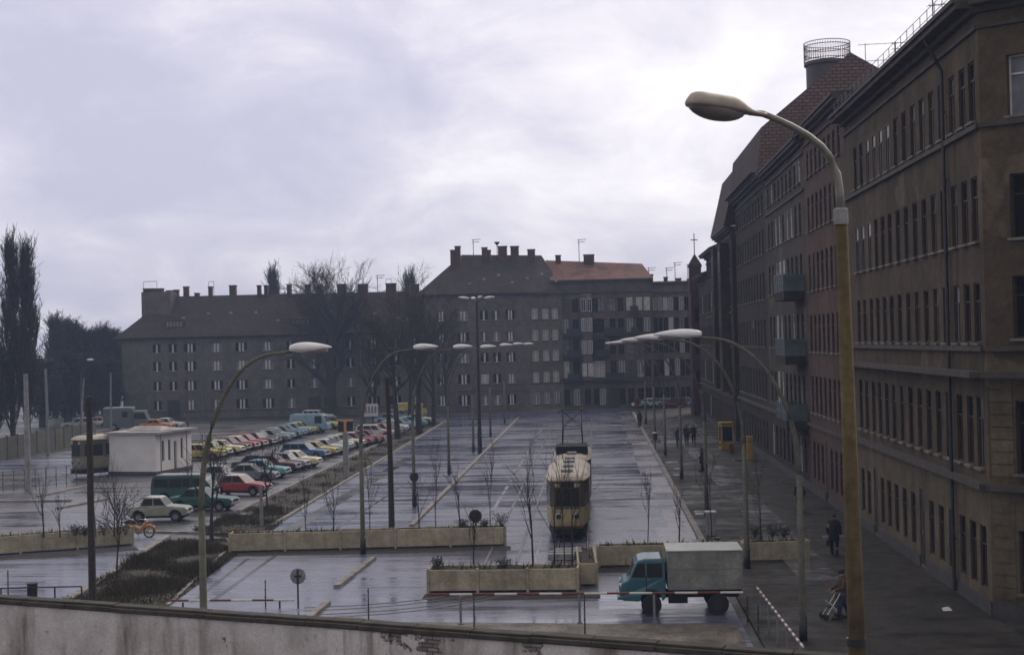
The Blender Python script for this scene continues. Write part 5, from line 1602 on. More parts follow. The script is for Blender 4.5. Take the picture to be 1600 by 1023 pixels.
def barriers():
    rw = [M['red'], M['white']]
    g = 'red and white barriers'
    t = thing('barrier', 'long red and white striped barrier bar in front of the truck', 'barrier', (0, 0, 0), 0, g)
    y = 50.6
    x0, x1 = P(668, 928, y).x, P(1161, 920, y).x
    mb = MB(); striped_bar(mb, (x0, y, 1.08), (x1, y, 1.02), .04, .78); mb.build('bar', rw, t)
    for px in (719, 905, 1022):
        xx = P(px, 930, y).x
        mb = MB(); mb.tube([(xx, y + .02, 0), (xx, y + .02, 1.0)], .045, 8); mb.box(xx - .09, xx + .09, y - .08, y + .12, 0, .06); mb.build('post', M['metal_grey'], t)
    t = thing('barrier', 'short red and white barrier bar at the left, ending at the round sign', 'barrier', (0, 0, 0), 0, g)
    y = 54.2
    x0, x1 = P(262, 944, y).x, P(461, 942, y).x
    mb = MB(); striped_bar(mb, (x0, y, .34), (x1, y, .30), .04, .82); mb.build('bar', rw, t)
    for f in (.12, .88):
        xx = x0 + (x1 - x0) * f; mb = MB(); mb.tube([(xx, y, 0), (xx, y, .27)], .04, 6); mb.build('post', M['metal_dark'], t)
    t = thing('barrier', 'thin red and white rail running along the right pavement edge', 'barrier', (0, 0, 0), 0, g)
    a, b = Vector((5.55, 51.2, 1.12)), Vector((5.75, 41.2, 1.12))
    mb = MB(); striped_bar(mb, a, b, .04, .36); mb.build('bar', rw, t)
    for f in (.1, .3, .5, .7, .95):
        p = a.lerp(b, f); mb = MB(); mb.tube([(p.x, p.y, .12), (p.x, p.y, 1.08)], .03, 6); mb.build('post', M['metal_grey'], t)
    # thin stakes in the cobbled strip
    gg = 'thin stakes standing on the forecourt'
    for x, yb, yt, lab in ((415, 948, 905, 'thin stake on the wet road left of the round sign'), (576, 972, 918, 'thin stake at the edge of the cobbles, nearest the kerb stub'), (741, 982, 926, 'rusty stake beside the left barrier post'), (914, 990, 928, 'thin stake beside the middle barrier post'),
                           (1168, 972, 930, 'leaning stake on the right pavement edge, nearest the truck'), (1185, 992, 945, 'leaning stake on the right pavement edge, nearest the wall'), (555, 905, 905, ''), (13, 952, 890, 'wire fence stake at the far left behind the border wall')):
        if not lab: continue
        p = G(x, yb); z = P(x, yt, p.y).z
        t = thing('stake', lab, 'stake', (p.x, p.y, 0), 0, gg)
        mb = MB(); mb.tube([(0, 0, 0), (.01, 0, z)], [.03, .022], 6); mb.build('rod', M['metal_dark'], t)
        mb = MB()
        for k in range(3): mb.disc((0, 0, z * (.35 + .28 * k)), (0, 0, 1), .045, .03, 6)
        mb.build('clip', M['rust'], t)


def kiosk():
    a, b = G(170, 743), G(244, 743.5)
    t = thing('kiosk', 'white rendered tram stop building with three slit windows and overhanging flat roof', 'kiosk', (a.x, a.y, 0), math.atan2(b.y - a.y, b.x - a.x))
    W = (Vector((b.x, b.y)) - Vector((a.x, a.y))).length; H = 3.35; D = 5.6
    mb = MB()
    holes = [(.17 * D, .24 * D, 1.1, 2.75), (.34 * D, .41 * D, 1.1, 2.75), (.69 * D, .76 * D, 1.1, 2.75)]
    facade(mb, (0, 0), (1, 0), W, .35, H, [], .2)
    pt, n = facade(mb, (W, 0), (0, 1), D, .35, H, holes + [(.5 * D, .58 * D, .35, 2.6)], .2)
    mb.face([(0, D, .35), (0, 0, .35), (0, 0, H), (0, D, H)]); mb.face([(W, D, .35), (0, D, .35), (0, D, H), (W, D, H)])
    mb.build('wall', M['kiosk'], t)
    mb = MB(); mb.box(-.03, W + .03, -.03, D, 0, .35); mb.build('plinth', M['plinth'], t)
    for h in holes:
        pm = MB(); pm.face([pt(h[0], h[2], .17), pt(h[1], h[2], .17), pt(h[1], h[3], .17), pt(h[0], h[3], .17)]); o = pm.build('window', M['pane_dark'], t)
        f = MB(); f.box(W - .17, W - .12, h[0], h[0] + .06, h[2], h[3]); f.box(W - .17, W - .12, h[1] - .06, h[1], h[2], h[3]); f.build('frame', M['frame_brown'], o)
    pm = MB(); pm.face([pt(.5 * D, .35, .17), pt(.58 * D, .35, .17), pt(.58 * D, 2.6, .17), pt(.5 * D, 2.6, .17)]); o = pm.build('door', M['frame_brown'], t)
    mb = MB(); mb.box(-.18, W + .45, -.35, D + .4, H + .002, H + .16); mb.build('roof', M['kiosk_roof'], t)
    mb = MB(); mb.add([(.9, 1.2, H + .202), (W - .3, 1.2, H + .202), (W - .3, D - 2, H + .202), (.9, D - 2, H + .202), (1.2, 2.0, H + .5), (W - .6, 2.0, H + .5), (W - .6, D - 3, H + .5), (1.2, D - 3, H + .5)], [(0, 1, 5, 4), (1, 2, 6, 5), (2, 3, 7, 6), (3, 0, 4, 7), (4, 5, 6, 7)]); mb.build('roof_light', M['kiosk_roof'], t)
    mb = MB(); mb.tube([(W + .36, .2, 0), (W + .36, .2, H)], .05, 8); mb.build('canopy_post', M['metal_grey'], t)
    mb = MB(); mb.tube([(W + .36, D * .75, 0), (W + .36, D * .75, H)], .05, 8); mb.build('canopy_post', M['metal_grey'], t)
# ------------------------------------------------------------------ trams
def tram_outline(L, hw, he, taper, s=1.0, inset=0.0, yoff=0.0):
    """plan outline, front at -y, tapered ends with rounded noses"""
    h, e, l = hw - inset, he - inset * .8, L / 2 - inset
    pts = [(-e * .72, -l), (-e, -l + .18), (-h, -l + taper), (-h, l - taper), (-e, l - .18), (-e * .72, l), (e * .72, l), (e, l - .18), (h, l - taper), (h, -l + taper), (e, -l + .18), (e * .72, -l)]
    return pts[::-1]


def tram_car(name, label, loc, rz, L=10.6, panto=False, group='cream trams', paint=None):
    t = thing(name, label, 'tram', loc, rz, group)
    hw, he, tp = 1.1, .84, 1.9
    cream = paint or simple('tram_cream', (.37, .295, .15), .42, .15, 1.2)
    roofm = simple('tram_roof', (.47, .40, .35), .7, .22, 1.4)
    band = simple('tram_band', (.06, .035, .02), .5, .2, 2)
    O = lambda inset, z: [(x, y, z) for x, y in tram_outline(L, hw, he, tp, inset=inset)]
    mb = MB(); mb.rings([O(.04, .72), O(0, .95), O(0, 1.70)]); mb.build('body', cream, t, bevel=.03)
    mb = MB(); mb.rings([O(.0, 1.701), O(.03, 2.78), O(.05, 2.98)]); mb.build('upper_body', simple('tram_upper', (.085, .068, .04), .45, .2, 1.5), t)
    mb = MB(); mb.rings([O(-.05, 2.981), O(-.05, 3.05), O(.12, 3.2), O(.4, 3.3), O(.62, 3.34)]); ro = mb.build('roof', roofm, t)
    mb = MB()
    for y in (-L / 2 + 1.3, -1.2, 1.6, L / 2 - 1.6): mb.box(-.28, .28, y - .4, y + .4, 3.3, 3.48)
    mb.build('roof_vent', M['metal_grey'], ro, bevel=.02)
    # front: three panes, destination box, lamps, bumper
    for f in (-1, 1):
        y = f * L / 2
        for k, (x0, x1) in enumerate(((-.58, -.215), (-.185, .185), (.215, .58))):
            mb = MB(); mb.box(x0, x1, min(y - f * .06, y + f * .012), max(y - f * .06, y + f * .012), 1.72, 2.62); mb.build('windscreen', M['glass'], t)
        for s in (-1, 1):
            mb = MB()
            p, q = Vector((s * he, y - f * .22, 0)), Vector((s * hw, y - f * tp, 0)); d = (q - p).normalized(); n = Vector((d.y, -d.x, 0)); n = n if n.x * s > 0 else -n
            a, b = p + d * .1 + n * .0, p + d * 1.55 + n * .0
            mb.add([(*(a - n * .05 + Vector((0, 0, z))).to_tuple(),) for z in (1.72, 2.62)] + [(*(b - n * .05 + Vector((0, 0, z))).to_tuple(),) for z in (1.72, 2.62)] + [(*(a + n * .012 + Vector((0, 0, z))).to_tuple(),) for z in (1.72, 2.62)] + [(*(b + n * .012 + Vector((0, 0, z))).to_tuple(),) for z in (1.72, 2.62)],
                   [(4, 6, 7, 5), (0, 4, 5, 1), (2, 3, 7, 6), (1, 5, 7, 3), (0, 2, 6, 4)]); mb.build('corner_window', M['glass'], t)
            mb = MB(); mb.disc((s * .46, y + f * .02, 1.22), (0, 1, 0), .115, .08, 14); h = mb.build('headlight', M['glass'], t)
            mb = MB(); mb.tube([(s * .46 + .13 * math.cos(k * .4488), y + f * .045, 1.22 + .13 * math.sin(k * .4488)) for k in range(15)], .018, 4, cap=False); mb.build('rim', M['chrome'], h)
            mb = MB(); mb.box(s * .5 - .14, s * .5 + .14, min(y - f * .02, y + f * .013), max(y - f * .02, y + f * .013), 2.68, 2.86); mb.build('route_plate', simple('route_plate', (.5, .36, .16), .6) if f < 0 else cream, t)
        mb = MB(); mb.box(-.33, .33, min(y - f * .15, y + f * .03), max(y - f * .15, y + f * .03), 2.66, 3.05); mb.build('destination_box', M['glass'], t)
        mb = MB(); mb.box(-.8, .8, min(y - f * .3, y + f * .05), max(y - f * .3, y + f * .05), .62, .72); mb.box(-.62, .62, min(y - f * .02, y + f * .014), max(y - f * .02, y + f * .014), 1.60, 1.68); mb.build('bumper', band, t)
        mb = MB(); mb.box(-.13, .13, min(y - f * .2, y + f * .32), max(y - f * .2, y + f * .32), .42, .6); mb.disc((0, y + f * .34, .5), (0, 1, 0), .17, .1, 10); mb.build('coupler', M['under'], t)
    # side windows and doors
    for s in (-1, 1):
        n = 5
        for k in range(n):
            y0 = -L / 2 + tp + .1 + k * (L - 2 * tp - .2) / n
            mb = MB(); x = s * hw; mb.box(min(x - s * .06, x + s * .01), max(x - s * .06, x + s * .01), y0 + .06, y0 + (L - 2 * tp - .2) / n - .06, 1.74, 2.62); mb.build('window', M['glass'], t)
        mb = MB(); mb.box(min(s * (hw - .02), s * (hw + .012)), max(s * (hw - .02), s * (hw + .012)), -L / 2 + tp, L / 2 - tp, 1.58, 1.66); mb.build('trim_strip', band, t)
    mb = MB(); mb.rings([O(.12, .3), O(.1, .719)]); mb.build('skirt', M['under'], t)
    for y in (-1.6, 1.6):
        for s in (-1, 1):
            mb = MB(); mb.disc((s * .74, y, .36), (1, 0, 0), .36, .12, 18); mb.build('wheel', M['metal_dark'], t)
    if panto:
        mb = MB(); mb.box(-.85, .85, -1.2, 1.6, 3.345, 3.62); mb.box(-.95, .95, -3.4, -1.3, 3.3, 3.75); mb.build('resistor_box', M['under'], t)
        mb = MB(); T = 5.75; z0 = 3.62
        for s in (-1, 1):
            for f in (-1, 1):
                mb.tube([(s * .62, f * .85, z0), (s * .58, f * 1.35, (z0 + T) / 2)], .03, 5); mb.tube([(s * .58, f * 1.35, (z0 + T) / 2), (s * .58, f * .18, T - .06)], .025, 5)
        for f in (-1, 1):
            mb.tube([(-.58, f * 1.35, (z0 + T) / 2), (.58, f * 1.35, (z0 + T) / 2)], .025, 5)
            mb.tube([(-.58, f * 1.35, (z0 + T) / 2), (.58, f * .18, T - .06)], .018, 4); mb.tube([(.58, f * 1.35, (z0 + T) / 2), (-.58, f * .18, T - .06)], .018, 4)
            mb.tube([(-.85, f * .18, T - .12), (-.62, f * .18, T), (.62, f * .18, T), (.85, f * .18, T - .12)], .028, 5)
        mb.build('pantograph', M['metal_dark'], t)
    return t


def trams():
    p = G(888, 843)
    tram_car('tram', 'cream tram front car facing the planters, beige roof and dark windscreen', (-1.55, p.y + 5.0, 0), 0)
    tram_car('tram', 'rear coupled tram car with pantograph raised on its roof', (-1.5, p.y + 5.0 + 11.2, 0), 0, panto=True)
    p = G(119, 746)
    a = R(-38)
    grey = simple('tram_dull_cream', (.19, .172, .125), .5, .2, 1.2)
    L = 10.6
    tram_car('tram', 'dark cream tram standing beside the white kiosk at left', (p.x + math.sin(-a) * L / 2, p.y + math.cos(a) * L / 2, 0), a, paint=grey)


# ------------------------------------------------------------------ road vehicles
def wheel_set(t, xs, hw, r, w=.16, rim=True):
    for x in xs:
        for s in (-1, 1):
            mb = MB(); mb.disc((x, s * (hw - w / 2), r), (0, 1, 0), r, w, 18); o = mb.build('wheel', M['rubber'], t)
            if rim:
                mb = MB(); mb.disc((x, s * (hw - .01), r), (0, 1, 0), r * .55, .05, 14); mb.build('rim', M['metal_grey'], o)


def arch(xc, r, z0, n=7):
    return [(xc - r * math.cos(math.pi * i / n), z0 + (r * math.sin(math.pi * i / n))) for i in range(n + 1)]


def prism(profile, hw, wf=None):
    """side profile (x, z) widened to both sides; wf(x, z) scales the half width"""
    wf = wf or (lambda x, z: 1)
    mb = MB(); n = len(profile)
    v = [(x, -hw * wf(x, z), z) for x, z in profile] + [(x, hw * wf(x, z), z) for x, z in profile]
    mb.add(v, [tuple(range(n)), tuple(range(2 * n - 1, n - 1, -1))] + [(i, n + i, n + (i + 1) % n, (i + 1) % n) for i in range(n)])
    return mb


def pane(t, name, quad, mat, th=.006, parent=None):
    """thin glass panel lying on four corner points"""
    q = [Vector(p) for p in quad]; n = (q[1] - q[0]).cross(q[3] - q[0]).normalized()
    c = sum(q, Vector()) / 4
    if n.dot(c - Vector((c.x * .5, 0, .6))) < 0: n = -n
    mb = MB(); v = [p - n * .02 for p in q] + [p + n * th for p in q]
    mb.add(v, [(4, 5, 6, 7), (0, 1, 5, 4), (1, 2, 6, 5), (2, 3, 7, 6), (3, 0, 4, 7), (3, 2, 1, 0)])
    return mb.build(name, mat, t)


def lerp_quad(a, b, c, d, u0, u1, v0, v1):
    f = lambda u, v: a.lerp(b, u).lerp(d.lerp(c, u), v)
    return [f(u0, v0), f(u1, v0), f(u1, v1), f(u0, v1)]


CAR = {
    # L, half width, height, belt, bonnet height, boot height, cabin base x0 x1, roof x0 x1 (front +x), wheelbase
    'saloon': dict(L=4.2, hw=.80, H=1.42, belt=.90, hood=.86, boot=.88, cb=(-1.35, .78), cr=(-.85, .22), wb=2.45, r=.30),
    'small': dict(L=3.56, hw=.745, H=1.44, belt=.92, hood=.88, boot=.88, cb=(-1.05, .62), cr=(-.78, .22), wb=2.02, r=.29),
    'wagon': dict(L=4.25, hw=.80, H=1.46, belt=.90, hood=.86, boot=.90, cb=(-2.02, .75), cr=(-1.85, .22), wb=2.45, r=.30),
}


def make_car(kind, paint, roofpaint=None, label='', loc=(0, 0, 0), rz=0.0, group=None):
    k = CAR[kind]; L, hw, H, belt = k['L'], k['hw'], k['H'], k['belt']
    t = thing('parked_car', label, 'car', loc, rz, group)
    wx = (-k['wb'] / 2 - .08, k['wb'] / 2 - .02)
    wx = (wx[0] + .02, wx[1] + .1)
    f, b = L / 2, -L / 2
    prof = [(b + .06, .36)] + arch(wx[0], .36, .34) + arch(wx[1], .36, .34) + [(f - .08, .36), (f, .48), (f - .02, .72), (f - .18, k['hood'] - .06), (k['cb'][1], belt), (k['cb'][0], belt), (b + .10, k['boot']), (b, .74), (b, .5)]
    body = prism(prof, hw, lambda x, z: (1 - .10 * max(0, (abs(x) / (L / 2) - .72) / .28) ** 1.5) * (1 - .05 * max(0, (z - .66) / .25)))
    body.build('body', paint, t, bevel=.055)
    c0, c1 = k['cb']; r0, r1 = k['cr']
    wb_, wr = hw * .93, hw * .78
    z0, z1 = belt - .02, H
    base = [Vector((c0, -wb_, z0)), Vector((c1, -wb_, z0)), Vector((c1, wb_, z0)), Vector((c0, wb_, z0))]
    top = [Vector((r0, -wr, z1 - .05)), Vector((r1, -wr, z1 - .05)), Vector((r1, wr, z1 - .05)), Vector((r0, wr, z1 - .05))]
    crown = [Vector((r0 + .12, -wr * .82, z1)), Vector((r1 - .12, -wr * .82, z1)), Vector((r1 - .12, wr * .82, z1)), Vector((r0 + .12, wr * .82, z1))]
    mb = MB(); mb.add(base + top, [(0, 1, 5, 4), (1, 2, 6, 5), (2, 3, 7, 6), (3, 0, 4, 7)]); cab = mb.build('cabin', paint, t)
    mb = MB(); mb.rings([[p + Vector((0, 0, .001)) for p in top], crown]); mb.build('roof', roofpaint or paint, t, bevel=.03)
    pane(cab, 'windscreen', lerp_quad(base[1], base[2], top[2], top[1], .06, .94, .12, .93), M['car_glass'])
    pane(cab, 'rear_window', lerp_quad(base[3], base[0], top[0], top[3], .08, .92, .16, .92), M['car_glass'])
    for (p0, p1, q1, q0) in ((base[0], base[1], top[1], top[0]), (base[3], base[2], top[2], top[3])):
        spl = [(.05, .30), (.33, .64), (.67, .95)] if kind == 'wagon' else [(.06, .50), (.54, .94)]
        for u0, u1 in spl: pane(cab, 'side_window', lerp_quad(p0, p1, q1, q0, u0, u1, .12, .92), M['car_glass'])
    mb = MB(); mb.box(wx[0] - .5, wx[1] + .5, -hw * .8, hw * .8, .22, .5); mb.build('underbody', M['under'], t)
    wheel_set(t, wx, hw - .02, k['r'])
    for s in (-1, 1):
        mb = MB(); mb.disc((f - .015, s * hw * .66, .66), (1, 0, 0), .095, .06, 12); mb.build('headlight', M['headlamp'], t)
        mb = MB(); mb.box(b - .015, b + .03, s * hw * .72 - .08, s * hw * .72 + .08, .6, .76); mb.build('tail_light', M['tail'], t)
    for x, d in ((f, 1), (b, -1)):
        mb = MB(); mb.box(min(x - d * .02, x + d * .07), max(x - d * .02, x + d * .07), -hw * .9, hw * .9, .42, .52); mb.build('bumper', M['chrome'], t, bevel=.02)
    mb = MB(); mb.box(f - .03, f + .005, -hw * .5, hw * .5, .58, .72); mb.build('grille', M['under'], t)
    for s in (-1, 1):
        mb = MB(); mb.box(-.25, -.1, min(s * hw * .985, s * (hw + .015)), max(s * hw * .985, s * (hw + .015)), .78, .81); mb.build('door_handle', M['chrome'], t)
    return t


def make_van(paint, roofpaint, label, loc, rz, group=None, L=4.5, H=1.9, name='parked_van', glazed=True):
    """forward control minibus with rounded nose"""
    t = thing(name, label, 'van', loc, rz, group)
    hw = .92; f, b = L / 2, -L / 2
    wx = (-L * .28, L * .27)
    prof = [(b + .05, .38)] + arch(wx[0], .4, .36) + arch(wx[1], .4, .36) + [(f - .1, .38), (f, .55), (f + .0, 1.0), (f - .12, 1.22), (f - .55, H - .12), (f - .8, H - .02), (b + .3, H), (b + .08, H - .1), (b, 1.2), (b, .55)]
    wf = lambda x, z: (1 - .10 * max(0, (x - (f - .7)) / .7) ** 1.5) * (1 - .12 * max(0, (z - 1.15) / (H - 1.15)))
    prism([p for p in prof if p[1] < 10], hw, wf).build('body', paint, t, bevel=.07)
    zb, zt = 1.15, H - .22
    w = lambda x, z: hw * wf(x, z) + .002
    for s in (-1, 1):
        xs = [(b + .25, b + 1.15), (b + 1.25, b + 2.1), (b + 2.2, f - 1.45), (f - 1.35, f - .62)] if glazed else [(f - 1.5, f - .62)]
        for x0, x1 in xs:
            x1t = min(x1, f - .72)
            pane(t, 'side_window', [(x0, s * w(x0, zb), zb), (x1, s * w(x1, zb), zb), (x1t, s * w(x1t, zt), zt), (x0, s * w(x0, zt), zt)], M['car_glass'])
    pane(t, 'windscreen', [(f - .14, -hw * .78, 1.27), (f - .14, hw * .78, 1.27), (f - .53, hw * .70, H - .19), (f - .53, -hw * .70, H - .19)], M['car_glass'], .012)
    pane(t, 'rear_window', [(b - .003, -hw * .7, 1.2), (b - .003, hw * .7, 1.2), (b + .06, hw * .64, H - .25), (b + .06, -hw * .64, H - .25)], M['car_glass'], .012)
    mb = MB(); mb.box(b + .35, f - .85, -hw * .8, hw * .8, H - .01, H + .03); mb.build('roof', roofpaint, t, bevel=.02)
    mb = MB(); mb.box(wx[0] - .6, wx[1] + .5, -hw * .8, hw * .8, .22, .5); mb.build('underbody', M['under'], t)
    wheel_set(t, wx, hw - .02, .33)
    for s in (-1, 1):
        mb = MB(); mb.disc((f + .0, s * .6, .8), (1, 0, 0), .11, .05, 12); mb.build('headlight', M['headlamp'], t)
    mb = MB(); mb.box(f - .03, f + .07, -hw * .85, hw * .85, .44, .54); mb.build('bumper', M['metal_grey'], t)
    return t


def paints():
    c = dict(white=(.70, .69, .66), cream=(.62, .55, .36), red=(.26, .04, .035), maroon=(.12, .022, .025), blue=(.06, .13, .26), skyblue=(.20, .31, .40), yellow=(.45, .34, .09), lime=(.42, .43, .14), grey=(.20, .21, .23), silver=(.36, .38, .42),
             green=(.02, .09, .075), teal=(.015, .10, .095), orange=(.48, .17, .06), ivory=(.33, .34, .27), paleteal=(.10, .28, .32), dark=(.045, .05, .055))
    for k, v in c.items():
        M['p_' + k] = simple('paint_' + k, tuple(q * (.75 if max(v) - min(v) < .13 else 1.05) for q in v), .4, .2, 2.0, spec=.35, coat=.12)


def cars():
    g = 'cars on the car park'
    h0 = R(-6)
    ORD = ['first', 'second', 'third', 'fourth', 'fifth', 'sixth', 'seventh', 'eighth', 'ninth', 'tenth', 'eleventh', 'twelfth']

    def put(kind, px, py, paint, label, rz=h0, roof=None, grp=g):
        p = G(px, py)
        return make_car(kind, M['p_' + paint], M['p_' + roof] if roof else None, label, (p.x, p.y, .006), rz, grp)
    # near the lot entrance
    put('small', 250, 813, 'ivory', 'ivory small saloon with white roof parked side-on behind the orange moped', R(2), 'white')
    put('saloon', 318, 797, 'teal', 'dark teal saloon right behind the ivory small saloon', R(-6))
    p = G(300, 786); make_van(M['p_green'], M['p_silver'], 'dark green minibus with pale roof behind the teal saloon', (p.x - .4, p.y, .006), R(-4), g, L=4.1, H=1.9)
    # row nearest the street, from the near end
    row = [('saloon', 372, 773, 'red', 'red saloon with white roof at the near end of the street side row', 'white'), ('saloon', 388, 754, 'grey', 'dark grey saloon, second in the street side row', None), ('saloon', 432, 738, 'maroon', 'maroon saloon in the street side row before the dark grey one', None),
           ('saloon', 464, 730, 'cream', 'cream saloon beside the maroon one in the street side row', None), ('wagon', 480, 717, 'blue', 'blue estate car in the middle of the street side row', None), ('saloon', 505, 709, 'white', 'white saloon next to the blue estate car', None),
           ('small', 527, 703, 'cream', 'cream small car left of the T shaped board', 'white'), ('saloon', 548, 697, 'red', 'red and white car right behind the T shaped board', 'white'),
           ('saloon', 575, 693, 'red', 'bright red saloon just right of the T shaped board', None), ('wagon', 590, 684, 'white', 'white estate car between red saloon and tarred mast', None), ('saloon', 606, 677, 'silver', 'silver saloon half behind the tarred mast', None),
           ('saloon', 622, 672, 'blue', 'blue saloon right of the tarred mast', None), ('saloon', 640, 668, 'paleteal', 'pale teal saloon near the first street tree', None)]
    for kind, x, y, c, lab, rf in row: put(kind, x + rnd.uniform(-5, 5), y, c, lab, h0 + R(rnd.uniform(-7, 7)), rf)
    row = [('wagon', 318, 718, 'yellow', 'yellow estate car beside the kiosk end of the far row', None), ('saloon', 345, 710, 'cream', 'cream saloon next to the yellow estate in the far row', 'cream'), ('saloon', 372, 703, 'red', 'dark red saloon in the far row, third from the kiosk', 'cream'), ('saloon', 397, 697, 'maroon', 'maroon saloon in the far row beside the dark red one', None),
           ('saloon', 417, 692, 'grey', 'grey saloon in the far row before the light blue one', None), ('saloon', 432, 688, 'skyblue', 'light blue saloon in the middle of the far row', None), ('saloon', 450, 683, 'blue', 'blue saloon in the far row beside the light blue one', None), ('saloon', 467, 678, 'yellow', 'yellow saloon beside the light blue van', None)]
    for kind, x, y, c, lab, rf in row: put(kind, x + rnd.uniform(-5, 5), y, c, lab, h0 + R(rnd.uniform(-7, 7)), rf)
    p = G(485, 676); make_van(M['p_skyblue'], M['p_skyblue'], 'light blue box van at the end of the far row', (p.x, p.y, .006), h0, g, L=4.6, H=2.2, glazed=False)
    put('saloon', 505, 670, 'lime', 'lime yellow saloon right of the light blue van')
    put('saloon', 522, 668, 'grey', 'grey saloon at the far end beside the lime one')
    put('wagon', 497, 657, 'white', 'white estate car alone by the doorway of the long block', R(-10))
    # rear mixed cars on the street corner
    put('saloon', 612, 663, 'skyblue', 'light blue saloon in front of the verge trees, farthest row', R(-8))
    put('wagon', 630, 657, 'silver', 'silver estate car beside the yellow van at the back', R(-8))
    p = G(641, 652); make_van(M['p_yellow'], M['p_cream'], 'yellow delivery van behind the first street tree', (p.x, p.y, .006), R(-6), g, L=4.4, H=2.0, glazed=False)
    put('saloon', 655, 663, 'white', 'white saloon hidden behind the thick street tree', R(-8))
    # closing the gaps of both rows
    fill = [('saloon', 410, 746, 'paleteal', 'pale teal saloon between the dark grey and maroon ones in the street side row'), ('small', 449, 734, 'silver', 'silver small car between maroon and cream saloons in the street side row'), ('saloon', 493, 713, 'yellow', 'yellow saloon tucked between the blue estate and the white saloon'),
            ('saloon', 517, 706, 'skyblue', 'light blue saloon between white saloon and cream small car'), ('saloon', 538, 700, 'white', 'white saloon just left of the T shaped board post'), ('saloon', 562, 695, 'maroon', 'maroon saloon squeezed between the two red ones by the T shaped board'),
            ('saloon', 598, 681, 'red', 'red saloon between white estate and silver saloon by the tarred mast'), ('small', 614, 675, 'white', 'white small car just behind the tarred mast'), ('saloon', 631, 670, 'skyblue', 'light blue saloon between the blue and pale teal ones'),
            ('small', 332, 714, 'lime', 'lime small car between yellow estate and cream saloon in the far row'), ('saloon', 358, 706, 'maroon', 'maroon saloon between cream and dark red ones in the far row'), ('saloon', 385, 700, 'red', 'plain red saloon between the cream roofed dark red one and the maroon one'),
            ('saloon', 407, 694, 'green', 'dark green saloon between maroon and grey ones in the far row'), ('small', 425, 690, 'dark', 'black small car before the light blue saloon in the far row'), ('saloon', 441, 685, 'teal', 'teal saloon between light blue and blue ones in the far row'), ('saloon', 459, 680, 'skyblue', 'sky blue saloon between blue and yellow ones in the far row')]
    for kind, x, y, c, lab in fill: put(kind, x, y, c, lab, h0 + R(rnd.uniform(-4, 4)))
    # between the rows and the kiosk
    put('saloon', 405, 737, 'dark', 'black saloon glimpsed behind the dark grey one', h0, None)
    put('small', 345, 757, 'silver', 'small silver car behind the dark green minibus', h0)
    # left background
    g2 = 'vehicles on the far left road'
    put('saloon', 262, 670, 'white', 'white saloon beside the orange car at the long block doorway', R(-5), None, g2)
    put('saloon', 246, 672, 'orange', 'orange car beside the white one behind the kiosk roof', R(-5), None, g2)
    put('wagon', 122, 670, 'silver', 'pale estate car at the end of the concrete fence', R(-165), None, g2)
    put('small', 150, 668, 'white', 'small white car left of the grey bus', R(-165), 'red', g2)
    # far end of the street
    g3 = 'cars at the far end of the right pavement'
    put('saloon', 1010, 637, 'white', 'white car at the far street end, leftmost of five', R(172), None, g3)
    put('saloon', 1024, 637, 'blue', 'blue car beside the white one at the far street end', R(172), None, g3)
    put('saloon', 1037, 637, 'silver', 'silver car in the middle of the far street end group', R(172), None, g3)
    put('wagon', 1052, 637, 'maroon', 'red brown estate car at the far street end', R(172), None, g3)
    put('saloon', 1068, 636, 'paleteal', 'pale teal car at the far street end, nearest the brick tower', R(172), None, g3)


def grey_bus():
    a, b = G(164, 673), G(238, 671)
    t = thing('grey_bus', 'grey bus with pale roof edge parked beyond the kiosk', 'bus', ((a.x + b.x) / 2, (a.y + b.y) / 2, 0), math.atan2(b.y - a.y, b.x - a.x), 'vehicles on the far left road')
    L = (b - a).length * 1.0; hw = 1.15
    pm = simple('bus_grey', (.09, .11, .12), .45, .15, 1)
    mb = prism([(-L / 2, .4)] + arch(-L * .28, .5, .42) + [(L * .12, .4), (L * .12, 2.75), (L * .10, 2.9), (-L / 2 + .1, 2.9), (-L / 2, 2.7)], hw); mb.build('body', pm, t, bevel=.08)
    mb = prism([(L * .125, .45)] + arch(L * .33, .5, .42) + [(L / 2, .5), (L / 2 + .02, 1.2), (L / 2 - .35, 1.35), (L / 2 - .75, 2.35), (L * .125, 2.4)], hw * .92); o = mb.build('cab', pm, t, bevel=.06)
    mb = MB(); mb.box(-L / 2 + .05, L * .11, -hw - .01, hw + .01, 2.78, 2.95); mb.build('roof', M['p_silver'], t)
    mb = MB(); mb.box(L * .13, L / 2 - .7, -hw * .9, hw * .9, 2.405, 2.47); mb.build('cab_roof', M['p_silver'], t)
    for s in (-1, 1):
        pane(o, 'side_window', [(L * .15, s * (hw * .92 + .002), 1.45), (L / 2 - .5, s * (hw * .92 + .002), 1.45), (L / 2 - .85, s * (hw * .92 + .002), 2.2), (L * .15, s * (hw * .92 + .002), 2.2)], M['glass'])
        pane(t, 'side_window', [(-L * .1, s * (hw + .002), 1.7), (L * .02, s * (hw + .002), 1.7), (L * .02, s * (hw + .002), 2.4), (-L * .1, s * (hw + .002), 2.4)], M['glass'])
    wheel_set(t, (-L * .28, L * .33), hw, .46, .25)


